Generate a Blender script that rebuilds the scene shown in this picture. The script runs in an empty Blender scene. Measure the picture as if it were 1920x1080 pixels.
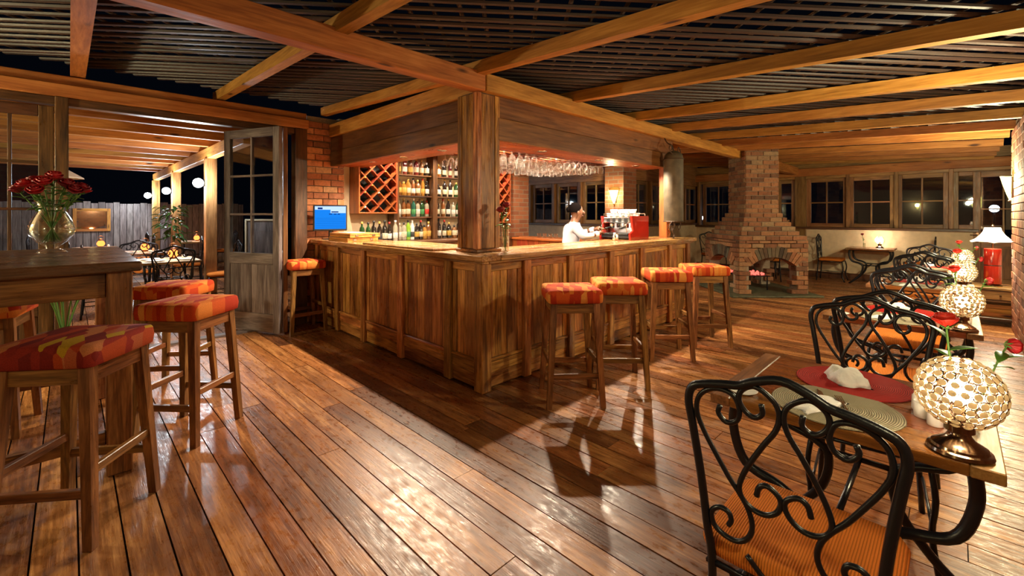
import bpy, bmesh, math, random
from mathutils import Vector, Matrix
R = random.Random(7)
SC = bpy.context.scene
COL = SC.collection
PI = math.pi
S2 = math.sqrt(.5)

# ------------------------------------------------------------------ camera, world, exposure
cam_d = bpy.data.cameras.new('camera'); cam = bpy.data.objects.new('camera', cam_d); COL.objects.link(cam)
cam.location = (0, 0, 1.45); cam.rotation_euler = (PI/2, 0, -PI/4)
cam_d.sensor_width = 36; cam_d.lens = 36*830/1920; cam_d.shift_y = -137/1920
cam_d.clip_start = .02; cam_d.clip_end = 200
SC.camera = cam
w = bpy.data.worlds.new('night_sky'); SC.world = w; w.use_nodes = True
w.node_tree.nodes['Background'].inputs[0].default_value = (.02, .03, .06, 1)
w.node_tree.nodes['Background'].inputs[1].default_value = .012
SC.view_settings.view_transform = 'Standard'; SC.view_settings.look = 'None'
SC.view_settings.exposure = 1.95; SC.view_settings.gamma = 1.0
SC.view_settings.use_curve_mapping = False
try:
    SC.cycles.max_bounces = 8; SC.cycles.transparent_max_bounces = 16
    SC.cycles.caustics_reflective = False; SC.cycles.caustics_refractive = False
    SC.cycles.sample_clamp_indirect = 4.0
except Exception: pass
WARM = (1, .81, .58); WARM2 = (1, .60, .26); GREENISH = (1, .90, .55); COOL = (.80, .92, 1.0)
def lamp_light(name, loc, power, col, radius=.03, spot=None, parent=None, rot=None, blend=.35):
    ld = bpy.data.lights.new(name, 'SPOT' if spot else 'POINT')
    ld.energy = power; ld.color = col; ld.shadow_soft_size = radius
    if spot: ld.spot_size = math.radians(spot); ld.spot_blend = blend
    o = bpy.data.objects.new(name, ld); COL.objects.link(o); o.location = loc
    if rot: o.rotation_euler = rot
    if parent: o.parent = parent
    return o

# ------------------------------------------------------------------ helpers
class MB:
    def __init__(s): s.v = []; s.f = []
    def add(s, vs, fs):
        o = len(s.v); s.v += [tuple(p) for p in vs]; s.f += [tuple(i+o for i in f) for f in fs]; return s
    def box(s, x0, x1, y0, y1, z0, z1, c=0.0):
        if x1 < x0: x0, x1 = x1, x0
        if y1 < y0: y0, y1 = y1, y0
        if z1 < z0: z0, z1 = z1, z0
        c = min(c, (x1-x0)*.45, (y1-y0)*.45, (z1-z0)*.45)
        if c <= 0:
            return s.add([(x0,y0,z0),(x1,y0,z0),(x1,y1,z0),(x0,y1,z0),(x0,y0,z1),(x1,y0,z1),(x1,y1,z1),(x0,y1,z1)],
                [(3,2,1,0),(4,5,6,7),(0,1,5,4),(1,2,6,5),(2,3,7,6),(3,0,4,7)])
        V = {}; vs = []
        for sx in (0,1):
            for sy in (0,1):
                for sz in (0,1):
                    X = (x0,x1)[sx]; Y = (y0,y1)[sy]; Z = (z0,z1)[sz]
                    ix = X+(c,-c)[sx]; iy = Y+(c,-c)[sy]; iz = Z+(c,-c)[sz]
                    for a, p in enumerate(((X,iy,iz),(ix,Y,iz),(ix,iy,Z))):
                        V[sx,sy,sz,a] = len(vs); vs.append(p)
        fs = []
        for k in (0,1):
            q = [V[k,0,0,0],V[k,1,0,0],V[k,1,1,0],V[k,0,1,0]]; fs.append(q if k else q[::-1])
            q = [V[0,k,0,1],V[0,k,1,1],V[1,k,1,1],V[1,k,0,1]]; fs.append(q if k else q[::-1])
            q = [V[0,0,k,2],V[1,0,k,2],V[1,1,k,2],V[0,1,k,2]]; fs.append(q if k else q[::-1])
        for a in (0,1):
            for b in (0,1):
                fs.append([V[a,b,0,0],V[a,b,1,0],V[a,b,1,1],V[a,b,0,1]])
                fs.append([V[a,0,b,0],V[a,1,b,0],V[a,1,b,2],V[a,0,b,2]])
                fs.append([V[0,a,b,1],V[1,a,b,1],V[1,a,b,2],V[0,a,b,2]])
                for d in (0,1): fs.append([V[a,b,d,0],V[a,b,d,1],V[a,b,d,2]])
        return s.add(vs, fs)
    def beam(s, p, q, wd, ht, up=(0,0,1)):
        p = Vector(p); q = Vector(q); d = (q-p).normalized(); u = Vector(up); r = d.cross(u)
        if r.length < 1e-4: r = d.cross(Vector((0,1,0)))
        r.normalize(); u = r.cross(d)
        vs = []
        for e in (p, q):
            for a, b in ((-1,-1),(1,-1),(1,1),(-1,1)): vs.append(e+r*(a*wd/2)+u*(b*ht/2))
        return s.add(vs, [(0,1,2,3),(7,6,5,4),(0,4,5,1),(1,5,6,2),(2,6,7,3),(3,7,4,0)])
    def tube(s, pts, r, n=8, cap=True, closed=False):
        P = [Vector(p) for p in pts]; m = len(P); rr = r if isinstance(r, (list,tuple)) else [r]*m
        T = []
        for i in range(m):
            a = P[(i-1) % m] if (closed or i) else P[i]; b = P[(i+1) % m] if (closed or i < m-1) else P[i]
            t = b-a; T.append(t.normalized() if t.length > 1e-9 else Vector((0,0,1)))
        nv = T[0].orthogonal().normalized(); vs = []
        for i in range(m):
            nv = nv-T[i]*nv.dot(T[i])
            nv = nv.normalized() if nv.length > 1e-6 else T[i].orthogonal().normalized()
            bv = T[i].cross(nv)
            for k in range(n):
                a = 2*PI*k/n; vs.append(P[i]+(nv*math.cos(a)+bv*math.sin(a))*rr[i])
        fs = []
        for i in range(m if closed else m-1):
            j = (i+1) % m
            for k in range(n):
                k2 = (k+1) % n; fs.append((i*n+k, i*n+k2, j*n+k2, j*n+k))
        if cap and not closed: fs += [tuple(range(n))[::-1], tuple((m-1)*n+k for k in range(n))]
        return s.add(vs, fs)
    def lathe(s, prof, n=24, c=(0,0,0), squash=1.0):
        vs = []; fs = []; m = len(prof)
        for r, z in prof:
            for k in range(n):
                a = 2*PI*k/n; vs.append((c[0]+r*math.cos(a), c[1]+r*squash*math.sin(a), c[2]+z))
        for i in range(m-1):
            for k in range(n):
                k2 = (k+1) % n; fs.append((i*n+k, i*n+k2, (i+1)*n+k2, (i+1)*n+k))
        if prof[0][0] > 1e-5: fs.append(tuple(range(n))[::-1])
        if prof[-1][0] > 1e-5: fs.append(tuple((m-1)*n+k for k in range(n)))
        return s.add(vs, fs)
    def prism(s, poly, h0, h1, axis='z'):
        def m(p, h): return {'z':(p[0],p[1],h),'y':(p[0],h,p[1]),'x':(h,p[0],p[1])}[axis]
        n = len(poly)
        return s.add([m(p,h0) for p in poly]+[m(p,h1) for p in poly],
            [tuple(range(n))[::-1], tuple(range(n,2*n))]+[(i,(i+1)%n,(i+1)%n+n,i+n) for i in range(n)])
    def sphere(s, c, r, n=12, m=8, sc=(1,1,1)):
        prof = [(max(1e-6, math.sin(PI*i/m)), -math.cos(PI*i/m)) for i in range(m+1)]
        vs = []; fs = []
        for a, z in prof:
            for k in range(n):
                t = 2*PI*k/n; vs.append((c[0]+r*sc[0]*a*math.cos(t), c[1]+r*sc[1]*a*math.sin(t), c[2]+r*sc[2]*z))
        for i in range(m):
            for k in range(n):
                k2 = (k+1) % n; fs.append((i*n+k, i*n+k2, (i+1)*n+k2, (i+1)*n+k))
        return s.add(vs, fs)
    def xf(s, M):
        s.v = [tuple(M @ Vector(p)) for p in s.v]; return s
    def mesh(s, name, mat, smooth=False):
        me = bpy.data.meshes.new(name); me.from_pydata(s.v, [], s.f)
        bm = bmesh.new(); bm.from_mesh(me)
        bmesh.ops.remove_doubles(bm, verts=bm.verts, dist=1e-6)
        bmesh.ops.recalc_face_normals(bm, faces=bm.faces); bm.to_mesh(me); bm.free()
        if mat: me.materials.append(mat)
        if smooth:
            me.polygons.foreach_set('use_smooth', [True]*len(me.polygons))
            if smooth == 'auto':
                try: me.set_sharp_from_angle(angle=math.radians(40))
                except Exception: pass
        return me
    def build(s, name, mat, parent=None, smooth=False, loc=None):
        o = bpy.data.objects.new(name, s.mesh(name, mat, smooth)); COL.objects.link(o)
        if parent: o.parent = parent
        if loc: o.location = loc
        return o
def inst(name, me, parent=None, loc=(0,0,0), rot=(0,0,0), sc=(1,1,1)):
    o = bpy.data.objects.new(name, me); COL.objects.link(o)
    o.location = loc; o.rotation_euler = rot; o.scale = sc
    if parent: o.parent = parent
    return o
def tag(o, label, cat, group=None):
    o['label'] = label; o['category'] = cat
    if group: o['group'] = group
    return o
def thing(name, label, cat, loc=(0,0,0), rz=0, group=None):
    o = bpy.data.objects.new(name, None); COL.objects.link(o)
    o.location = loc; o.rotation_euler = (0,0,rz); o.empty_display_size = .1
    return tag(o, label, cat, group)
def struct(name, loc=(0,0,0), rz=0):
    o = bpy.data.objects.new(name, None); COL.objects.link(o); o.location = loc; o.rotation_euler = (0,0,rz)
    o['kind'] = 'structure'; return o
def kids(o): return [c for c in o.children]
def copy_tree(o, label=None, loc=None, rz=None, group=None, parent=None):
    c = o.copy(); COL.objects.link(c); c.parent = parent
    if label: c['label'] = label
    if group: c['group'] = group
    if loc is not None: c.location = loc
    if rz is not None: c.rotation_euler = (0,0,rz)
    for ch in kids(o): copy_tree(ch, parent=c)
    return c
def spline(pts, k=6, closed=False):
    P = [Vector(p) for p in pts]; n = len(P); out = []
    for i in range(n if closed else n-1):
        p1 = P[i]; p2 = P[(i+1) % n]
        p0 = P[(i-1) % n] if (closed or i > 0) else p1*2-p2
        p3 = P[(i+2) % n] if (closed or i < n-2) else p2*2-p1
        for j in range(k):
            t = j/k; out.append(.5*((2*p1)+(p2-p0)*t+(2*p0-5*p1+4*p2-p3)*t*t+(3*p1-p0-3*p2+p3)*t**3))
    if not closed: out.append(P[-1])
    return out
ORD = ['first','second','third','fourth','fifth','sixth','seventh','eighth','ninth','tenth','eleventh','twelfth']

# ------------------------------------------------------------------ materials
def nodes(name):
    m = bpy.data.materials.new(name); m.use_nodes = True; nt = m.node_tree; nt.nodes.clear()
    out = nt.nodes.new('ShaderNodeOutputMaterial')
    def N(t, **kw):
        n = nt.nodes.new('ShaderNode'+t)
        for k, v in kw.items():
            if k.startswith('i_'):
                n.inputs[int(k[2:]) if k[2:].isdigit() else k[2:]].default_value = v
            else: setattr(n, k, v)
        return n
    L = lambda a, b: nt.links.new(a, b)
    return m, N, L, out
def ramp(n, stops):
    e = n.color_ramp.elements
    while len(e) > 1: e.remove(e[-1])
    for i, (p, c) in enumerate(stops):
        x = e[0] if i == 0 else e.new(p)
        x.position = p; x.color = (*c, 1) if len(c) == 3 else c
def plain(name, col, rough=.5, metal=0.0, spec=.5, bump=0.0, bscale=60, var=0.0, coat=0.0):
    m, N, L, out = nodes(name); b = N('BsdfPrincipled'); L(b.outputs[0], out.inputs[0])
    b.inputs['Base Color'].default_value = (*col, 1); b.inputs['Roughness'].default_value = rough
    b.inputs['Metallic'].default_value = metal; b.inputs['Specular IOR Level'].default_value = spec
    b.inputs['Coat Weight'].default_value = coat
    tc = N('TexCoord'); no = N('TexNoise', i_Scale=bscale, i_Detail=3.0); L(tc.outputs['Object'], no.inputs['Vector'])
    if var:
        mx = N('MixRGB', blend_type='MULTIPLY'); mx.inputs[0].default_value = 1; mx.inputs[1].default_value = (*col,1)
        r = N('ValToRGB'); ramp(r, [(.3,(1-var,)*3),(.7,(1+var*.3,)*3)]); L(no.outputs['Fac'], r.inputs[0])
        L(r.outputs[0], mx.inputs[2]); L(mx.outputs[0], b.inputs['Base Color'])
    if bump:
        bp = N('Bump', i_Strength=bump, i_Distance=.01); L(no.outputs['Fac'], bp.inputs['Height']); L(bp.outputs[0], b.inputs['Normal'])
    return m
def wood(name, dark, mid, light, axis='x', scale=1.0, rough=.4, var=.35, bump=.25, spec=.5, knots=0.0, coat=0.0, rvar=.12, fine=1.0):
    """grain runs along AXIS of the object's own coordinates"""
    m, N, L, out = nodes(name); b = N('BsdfPrincipled'); L(b.outputs[0], out.inputs[0])
    tc = N('TexCoord'); oi = N('ObjectInfo'); ge = N('NewGeometry')
    ad = N('Math', operation='ADD'); L(oi.outputs['Random'], ad.inputs[0]); L(ge.outputs['Random Per Island'], ad.inputs[1])
    fr = N('Math', operation='FRACT'); L(ad.outputs[0], fr.inputs[0])
    off = N('Math', operation='MULTIPLY', i_1=37.0); L(fr.outputs[0], off.inputs[0])
    va = N('VectorMath', operation='ADD'); L(tc.outputs['Object'], va.inputs[0]); L(off.outputs[0], va.inputs[1])
    a = {'x':0,'y':1,'z':2}[axis]
    def mapped(al, ac):
        sc = [ac*scale]*3; sc[a] = al*scale
        mp = N('Mapping'); mp.inputs['Scale'].default_value = sc; L(va.outputs[0], mp.inputs['Vector']); return mp
    m1 = mapped(1.0, 9); n1 = N('TexNoise', i_Scale=1.0, i_Detail=4.0, i_Roughness=.6, i_Distortion=.9); L(m1.outputs[0], n1.inputs['Vector'])
    m2 = mapped(4.0*fine, 70*fine); n2 = N('TexNoise', i_Scale=1.0, i_Detail=3.0, i_Roughness=.6); L(m2.outputs[0], n2.inputs['Vector'])
    mx = N('Math', operation='MULTIPLY_ADD', i_1=.45); L(n2.outputs['Fac'], mx.inputs[0])
    sb = N('Math', operation='MULTIPLY', i_1=.62); L(n1.outputs['Fac'], sb.inputs[0]); L(sb.outputs[0], mx.inputs[2])
    cr = N('ValToRGB'); ramp(cr, [(.385, dark), (.525, mid), (.66, light)]); L(mx.outputs[0], cr.inputs[0])
    hv = N('HueSaturation'); L(cr.outputs[0], hv.inputs['Color'])
    vv = N('MapRange', i_3=1-var, i_4=1+var*.8); L(fr.outputs[0], vv.inputs[0]); L(vv.outputs[0], hv.inputs['Value'])
    f2 = N('Math', operation='MULTIPLY', i_1=7.13); L(fr.outputs[0], f2.inputs[0]); f3 = N('Math', operation='FRACT'); L(f2.outputs[0], f3.inputs[0])
    hh = N('MapRange', i_3=.487, i_4=.513); L(f3.outputs[0], hh.inputs[0]); L(hh.outputs[0], hv.inputs['Hue'])
    col = hv.outputs[0]
    if knots:
        m3 = mapped(1.6, 5.5); vo = N('TexVoronoi', i_Scale=1.0); L(m3.outputs[0], vo.inputs['Vector'])
        kr = N('ValToRGB'); ramp(kr, [(.05, (.12,.07,.04)), (.05+.13*knots, (1,1,1))]); L(vo.outputs['Distance'], kr.inputs[0])
        mu = N('MixRGB', blend_type='MULTIPLY'); mu.inputs[0].default_value = 1; L(col, mu.inputs[1]); L(kr.outputs[0], mu.inputs[2]); col = mu.outputs[0]
    L(col, b.inputs['Base Color'])
    m4 = mapped(3, 14); n4 = N('TexNoise', i_Scale=1.0, i_Detail=5.0, i_Roughness=.7); L(m4.outputs[0], n4.inputs['Vector'])
    rr = N('MapRange', i_1=.3, i_2=.7, i_3=max(.05,rough-rvar), i_4=rough+rvar); L(n4.outputs['Fac'], rr.inputs[0]); L(rr.outputs[0], b.inputs['Roughness'])
    b.inputs['Specular IOR Level'].default_value = spec; b.inputs['Coat Weight'].default_value = coat; b.inputs['Coat Roughness'].default_value = .2
    bp = N('Bump', i_Strength=bump, i_Distance=.004); L(mx.outputs[0], bp.inputs['Height']); L(bp.outputs[0], b.inputs['Normal'])
    return m
def emit(name, col, s):
    m, N, L, out = nodes(name); e = N('Emission'); e.inputs[0].default_value = (*col,1); e.inputs[1].default_value = s; L(e.outputs[0], out.inputs[0]); return m
def clear_glass(name, tint=(1,1,1), refl=.5, rough=.02, edge=.0):
    """thin clear glass: see-through with fresnel reflections"""
    m, N, L, out = nodes(name)
    t = N('BsdfTransparent'); t.inputs[0].default_value = (*tint,1); g = N('BsdfGlossy'); g.inputs['Roughness'].default_value = rough
    g.inputs[0].default_value = (1,1,1,1)
    lw = N('LayerWeight', i_0=.35); ml = N('Math', operation='MULTIPLY_ADD', i_1=refl, i_2=.04); L(lw.outputs['Facing'], ml.inputs[0])
    mx = N('MixShader'); L(ml.outputs[0], mx.inputs[0]); L(t.outputs[0], mx.inputs[1]); L(g.outputs[0], mx.inputs[2]); L(mx.outputs[0], out.inputs[0])
    return m
def translucent(name, col, rough=.3, amount=.6):
    m, N, L, out = nodes(name)
    b = N('BsdfPrincipled'); b.inputs['Base Color'].default_value = (*col,1); b.inputs['Roughness'].default_value = rough
    t = N('BsdfTranslucent'); t.inputs[0].default_value = (*col,1)
    mx = N('MixShader'); mx.inputs[0].default_value = amount; L(b.outputs[0], mx.inputs[1]); L(t.outputs[0], mx.inputs[2]); L(mx.outputs[0], out.inputs[0]); return m
def brick_piece(name, base=(.42,.15,.07), var=.55):
    m, N, L, out = nodes(name); b = N('BsdfPrincipled'); L(b.outputs[0], out.inputs[0])
    oi = N('ObjectInfo'); ge = N('NewGeometry'); ad = N('Math', operation='ADD'); L(oi.outputs['Random'], ad.inputs[0]); L(ge.outputs['Random Per Island'], ad.inputs[1])
    fr = N('Math', operation='FRACT'); L(ad.outputs[0], fr.inputs[0])
    cr = N('ValToRGB'); ramp(cr, [(0,(base[0]*.45,base[1]*.5,base[2]*.6)),(.25,(base[0]*.8,base[1]*.75,base[2]*.75)),(.5,base),(.75,(base[0]*1.25,base[1]*1.35,base[2]*1.3)),(1,(base[0]*1.1,base[1]*1.7,base[2]*2.0))])
    L(fr.outputs[0], cr.inputs[0])
    no = N('TexNoise', i_Scale=22.0, i_Detail=5.0, i_Roughness=.65); L(ge.outputs['Position'], no.inputs['Vector'])
    r2 = N('ValToRGB'); ramp(r2, [(.3,(.6,.6,.6)),(.55,(1,1,1)),(.78,(1.25,1.2,1.1))]); L(no.outputs['Fac'], r2.inputs[0])
    mu = N('MixRGB', blend_type='MULTIPLY'); mu.inputs[0].default_value = 1; L(cr.outputs[0], mu.inputs[1]); L(r2.outputs[0], mu.inputs[2]); L(mu.outputs[0], b.inputs['Base Color'])
    b.inputs['Roughness'].default_value = .85
    bp = N('Bump', i_Strength=.6, i_Distance=.01); L(no.outputs['Fac'], bp.inputs['Height']); L(bp.outputs[0], b.inputs['Normal'])
    return m
def brick_far(name, axis='y'):
    """bricks too far off to pick apart"""
    m, N, L, out = nodes(name); b = N('BsdfPrincipled'); L(b.outputs[0], out.inputs[0])
    ge = N('NewGeometry'); sp = N('SeparateXYZ'); L(ge.outputs['Position'], sp.inputs[0])
    ax = N('Math', operation='ADD'); L(sp.outputs[0], ax.inputs[0]); L(sp.outputs[1], ax.inputs[1])
    cb = N('CombineXYZ'); L(ax.outputs[0], cb.inputs[0]); L(sp.outputs[2], cb.inputs[1])
    bt = N('TexBrick', i_Scale=1.0); L(cb.outputs[0], bt.inputs['Vector'])
    for k, v in (('Brick Width',.24),('Row Height',.085),('Mortar Size',.007),('Bias',-.1)): bt.inputs[k].default_value = v
    bt.inputs['Color1'].default_value = (.40,.14,.06,1); bt.inputs['Color2'].default_value = (.24,.08,.04,1); bt.inputs['Mortar'].default_value = (.3,.22,.15,1)
    L(bt.outputs['Color'], b.inputs['Base Color']); b.inputs['Roughness'].default_value = .85
    bp = N('Bump', i_Strength=.5, i_Distance=.01, invert=True); L(bt.outputs['Fac'], bp.inputs['Height']); L(bp.outputs[0], b.inputs['Normal'])
    return m
def leaf_fabric(name, cols, sc=9.0):
    """woven fabric with overlapping leaf/scale shapes"""
    m, N, L, out = nodes(name); b = N('BsdfPrincipled'); L(b.outputs[0], out.inputs[0])
    tc = N('TexCoord'); oi = N('ObjectInfo'); mu = N('Math', operation='MULTIPLY', i_1=11.0); L(oi.outputs['Random'], mu.inputs[0])
    va = N('VectorMath', operation='ADD'); L(tc.outputs['Object'], va.inputs[0]); L(mu.outputs[0], va.inputs[1])
    mp = N('Mapping'); mp.inputs['Scale'].default_value = (sc*1.9, sc*.70, sc*.6); mp.inputs['Rotation'].default_value = (0,0,.5); L(va.outputs[0], mp.inputs['Vector'])
    vo = N('TexVoronoi', i_Scale=1.0, i_Randomness=.35, feature='F1', distance='EUCLIDEAN'); L(mp.outputs[0], vo.inputs['Vector'])
    sp = N('SeparateColor'); L(vo.outputs['Color'], sp.inputs[0])
    cr = N('ValToRGB'); cr.color_ramp.interpolation = 'CONSTANT'; ramp(cr, [(i/len(cols), c) for i, c in enumerate(cols)]); L(sp.outputs[0], cr.inputs[0])
    no = N('TexNoise', i_Scale=400.0, i_Detail=1.0); L(tc.outputs['Object'], no.inputs['Vector'])
    r2 = N('ValToRGB'); ramp(r2, [(.35,(.72,.72,.72)),(.65,(1.1,1.1,1.1))]); L(no.outputs['Fac'], r2.inputs[0])
    mx = N('MixRGB', blend_type='MULTIPLY'); mx.inputs[0].default_value = 1; L(cr.outputs[0], mx.inputs[1]); L(r2.outputs[0], mx.inputs[2]); L(mx.outputs[0], b.inputs['Base Color'])
    b.inputs['Roughness'].default_value = .9; b.inputs['Specular IOR Level'].default_value = .2
    return m
def corduroy(name, col, axis='x', freq=70.0):
    m, N, L, out = nodes(name); b = N('BsdfPrincipled'); L(b.outputs[0], out.inputs[0])
    tc = N('TexCoord'); wv = N('TexWave', wave_type='BANDS', bands_direction=axis.upper(), i_Scale=freq/ (2*PI)*2.0, i_Distortion=.6); L(tc.outputs['Object'], wv.inputs['Vector'])
    cr = N('ValToRGB'); ramp(cr, [(0,tuple(c*.55 for c in col)),(.6,col)]); L(wv.outputs['Fac'], cr.inputs[0]); L(cr.outputs[0], b.inputs['Base Color'])
    b.inputs['Roughness'].default_value = .85; b.inputs['Specular IOR Level'].default_value = .15
    bp = N('Bump', i_Strength=.5, i_Distance=.004); L(wv.outputs['Fac'], bp.inputs['Height']); L(bp.outputs[0], b.inputs['Normal'])
    return m
def woven_mat(name, col):
    """concentric coiled rings of a round placemat"""
    m, N, L, out = nodes(name); b = N('BsdfPrincipled'); L(b.outputs[0], out.inputs[0])
    tc = N('TexCoord'); wv = N('TexWave', wave_type='RINGS', rings_direction='Z', i_Scale=48.0); L(tc.outputs['Object'], wv.inputs['Vector'])
    cr = N('ValToRGB'); ramp(cr, [(0,tuple(c*.45 for c in col)),(.5,col)]); L(wv.outputs['Fac'], cr.inputs[0]); L(cr.outputs[0], b.inputs['Base Color'])
    b.inputs['Roughness'].default_value = .85; b.inputs['Specular IOR Level'].default_value = .15
    bp = N('Bump', i_Strength=.7, i_Distance=.004); L(wv.outputs['Fac'], bp.inputs['Height']); L(bp.outputs[0], b.inputs['Normal'])
    return m
def stem_glass(name):
    """thin sparkling stemware: clear, with bright reflections and a little scatter"""
    m, N, L, out = nodes(name)
    t = N('BsdfTransparent'); g = N('BsdfGlossy'); g.inputs['Roughness'].default_value = .05; tr = N('BsdfTranslucent'); tr.inputs[0].default_value = (1,.95,.88,1)
    lw = N('LayerWeight', i_0=.22); ml = N('Math', operation='MULTIPLY_ADD', i_1=.95, i_2=.02); L(lw.outputs['Facing'], ml.inputs[0])
    a = N('MixShader'); a.inputs[0].default_value = .45; L(g.outputs[0], a.inputs[1]); L(tr.outputs[0], a.inputs[2])
    b = N('MixShader'); L(ml.outputs[0], b.inputs[0]); L(t.outputs[0], b.inputs[1]); L(a.outputs[0], b.inputs[2]); L(b.outputs[0], out.inputs[0]); return m
def floor_wood(name, dark, mid, light):
    """worn varnished boards: each board its own tone, fine grain, scuffs that break up the gloss, a few dark checks"""
    m, N, L, out = nodes(name); b = N('BsdfPrincipled'); L(b.outputs[0], out.inputs[0])
    oi = N('ObjectInfo'); ge = N('NewGeometry')
    ad = N('Math', operation='ADD'); L(oi.outputs['Random'], ad.inputs[0]); L(ge.outputs['Random Per Island'], ad.inputs[1])
    fr = N('Math', operation='FRACT'); L(ad.outputs[0], fr.inputs[0]); off = N('Math', operation='MULTIPLY', i_1=53.0); L(fr.outputs[0], off.inputs[0])
    va = N('VectorMath', operation='ADD'); L(ge.outputs['Position'], va.inputs[0]); L(off.outputs[0], va.inputs[1])
    def noise(sx, sy, det, ro, dist=0.0):
        mp = N('Mapping'); mp.inputs['Scale'].default_value = (sx, sy, 1); L(va.outputs[0], mp.inputs['Vector'])
        n = N('TexNoise', i_Scale=1.0, i_Detail=det, i_Roughness=ro, i_Distortion=dist); L(mp.outputs[0], n.inputs['Vector']); return n.outputs['Fac']
    n1 = noise(16, 1.3, 5.0, .62, 1.2); n2 = noise(95, 5, 3.0, .65); n3 = noise(3.2, 2.0, 5.0, .6); n4 = noise(38, 16, 4.0, .65); n5 = noise(26, 5.5, 2.0, .5, 2.0)
    s1 = N('Math', operation='MULTIPLY', i_1=.48); L(n1, s1.inputs[0]); s2 = N('Math', operation='MULTIPLY_ADD', i_1=.32); L(n2, s2.inputs[0]); L(s1.outputs[0], s2.inputs[2])
    s3 = N('Math', operation='MULTIPLY_ADD', i_1=.24); L(n3, s3.inputs[0]); L(s2.outputs[0], s3.inputs[2])
    cr = N('ValToRGB'); ramp(cr, [(.37, dark), (.52, mid), (.66, light)]); L(s3.outputs[0], cr.inputs[0])
    tone = N('ValToRGB'); ramp(tone, [(0,(.42,.34,.33)),(.2,(.72,.62,.58)),(.4,(1,.98,.95)),(.6,(1.25,1.2,1.05)),(.8,(.95,.70,.60)),(1,(1.5,1.5,1.35))]); L(fr.outputs[0], tone.inputs[0])
    mu = N('MixRGB', blend_type='MULTIPLY'); mu.inputs[0].default_value = 1; L(cr.outputs[0], mu.inputs[1]); L(tone.outputs[0], mu.inputs[2])
    ck = N('ValToRGB'); ramp(ck, [(.19,(.10,.07,.06)),(.25,(1,1,1))]); L(n5, ck.inputs[0])
    m2 = N('MixRGB', blend_type='MULTIPLY'); m2.inputs[0].default_value = 1; L(mu.outputs[0], m2.inputs[1]); L(ck.outputs[0], m2.inputs[2]); L(m2.outputs[0], b.inputs['Base Color'])
    rr = N('MapRange', i_1=.38, i_2=.66, i_3=.24, i_4=.50); L(n4, rr.inputs[0]); L(rr.outputs[0], b.inputs['Roughness'])
    b.inputs['Specular IOR Level'].default_value = .45
    hb = N('Math', operation='MULTIPLY_ADD', i_1=.22); L(n4, hb.inputs[0]); L(n2, hb.inputs[2])
    bp = N('Bump', i_Strength=.35, i_Distance=.004); L(hb.outputs[0], bp.inputs['Height']); L(bp.outputs[0], b.inputs['Normal'])
    return m
M = {}
FD, FM_, FL = (.080,.028,.010), (.27,.110,.036), (.52,.265,.105)
M['floor'] = floor_wood('floor_wood', FD, FM_, FL)
M['gap'] = plain('floor_gap', (.012,.007,.004), .9)
for a in 'xyz':
    M['bar_'+a] = wood('bar_wood_'+a, (.075,.022,.005), (.30,.112,.025), (.60,.28,.080), a, 1.2, .33, .34, .3, .5, 0, .15)
    M['pine_'+a] = wood('pine_'+a, (.26,.095,.018), (.42,.165,.032), (.56,.25,.058), a, .9, .55, .14, .2, .35, .6)
    M['dark_'+a] = wood('dark_wood_'+a, (.028,.011,.005), (.080,.032,.012), (.15,.062,.022), a, 1.2, .38, .25, .3, .5)
    M['red_'+a] = wood('red_wood_'+a, (.16,.030,.009), (.30,.066,.018), (.42,.11,.03), a, 1.2, .35, .2, .2, .5)
    M['frame_'+a] = wood('frame_wood_'+a, (.12,.052,.016), (.25,.115,.036), (.37,.185,.065), a, 1.2, .45, .2, .25, .45)
    M['grey_'+a] = wood('weathered_wood_'+a, (.070,.055,.055), (.165,.130,.125), (.29,.245,.235), a, 1.2, .5, .2, .35, .4)
    M['stool_'+a] = wood('stool_wood_'+a, (.055,.019,.006), (.19,.075,.022), (.36,.16,.050), a, 1.5, .36, .22, .25, .5)
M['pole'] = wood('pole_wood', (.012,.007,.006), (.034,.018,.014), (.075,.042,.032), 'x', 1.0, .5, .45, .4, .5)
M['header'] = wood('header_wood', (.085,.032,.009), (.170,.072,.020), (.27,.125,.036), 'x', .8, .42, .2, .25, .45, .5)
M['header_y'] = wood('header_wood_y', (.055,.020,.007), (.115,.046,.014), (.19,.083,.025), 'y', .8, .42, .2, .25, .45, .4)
M['tabletop'] = wood('table_wood', (.12,.032,.008), (.25,.074,.017), (.38,.13,.034), 'y', 1.2, .28, .2, .2, .5, 0, .3)
M['bartop'] = wood('bartop_wood', (.12,.046,.014), (.30,.130,.042), (.52,.27,.10), 'x', 1.2, .24, .15, .15, .5, 0, .4)
M['bartop_y'] = wood('bartop_wood_y', (.12,.046,.014), (.30,.130,.042), (.52,.27,.10), 'y', 1.2, .24, .15, .15, .5, 0, .4)
M['oldtop'] = wood('old_table_wood', (.030,.014,.007), (.085,.042,.020), (.17,.09,.045), 'x', 1.0, .30, .2, .3, .5, 0, .2)
M['brick'] = brick_piece('brick'); M['brick_orange'] = brick_piece('brick_orange', (.52,.185,.075))
M['brick_brown'] = brick_piece('brick_brown', (.28,.118,.055)); M['soot'] = brick_piece('sooty_brick', (.10,.06,.035))
M['mortar'] = plain('mortar', (.33,.26,.19), .95, bump=.5, bscale=80, var=.3)
M['brickwall'] = brick_far('brick_wall')
M['plaster'] = plain('cream_plaster', (.72,.56,.36), .8, bump=.15, bscale=12, var=.12)
M['stone'] = plain('green_slate', (.10,.10,.055), .55, bump=.4, bscale=14, var=.6)
M['iron'] = plain('black_iron', (.007,.008,.012), .30, spec=.42, bump=.1, bscale=90)
M['rust'] = plain('brown_iron', (.05,.025,.012), .5, spec=.5, bump=.3, bscale=40)
M['steel'] = plain('steel', (.75,.74,.72), .18, 1.0)
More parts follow.
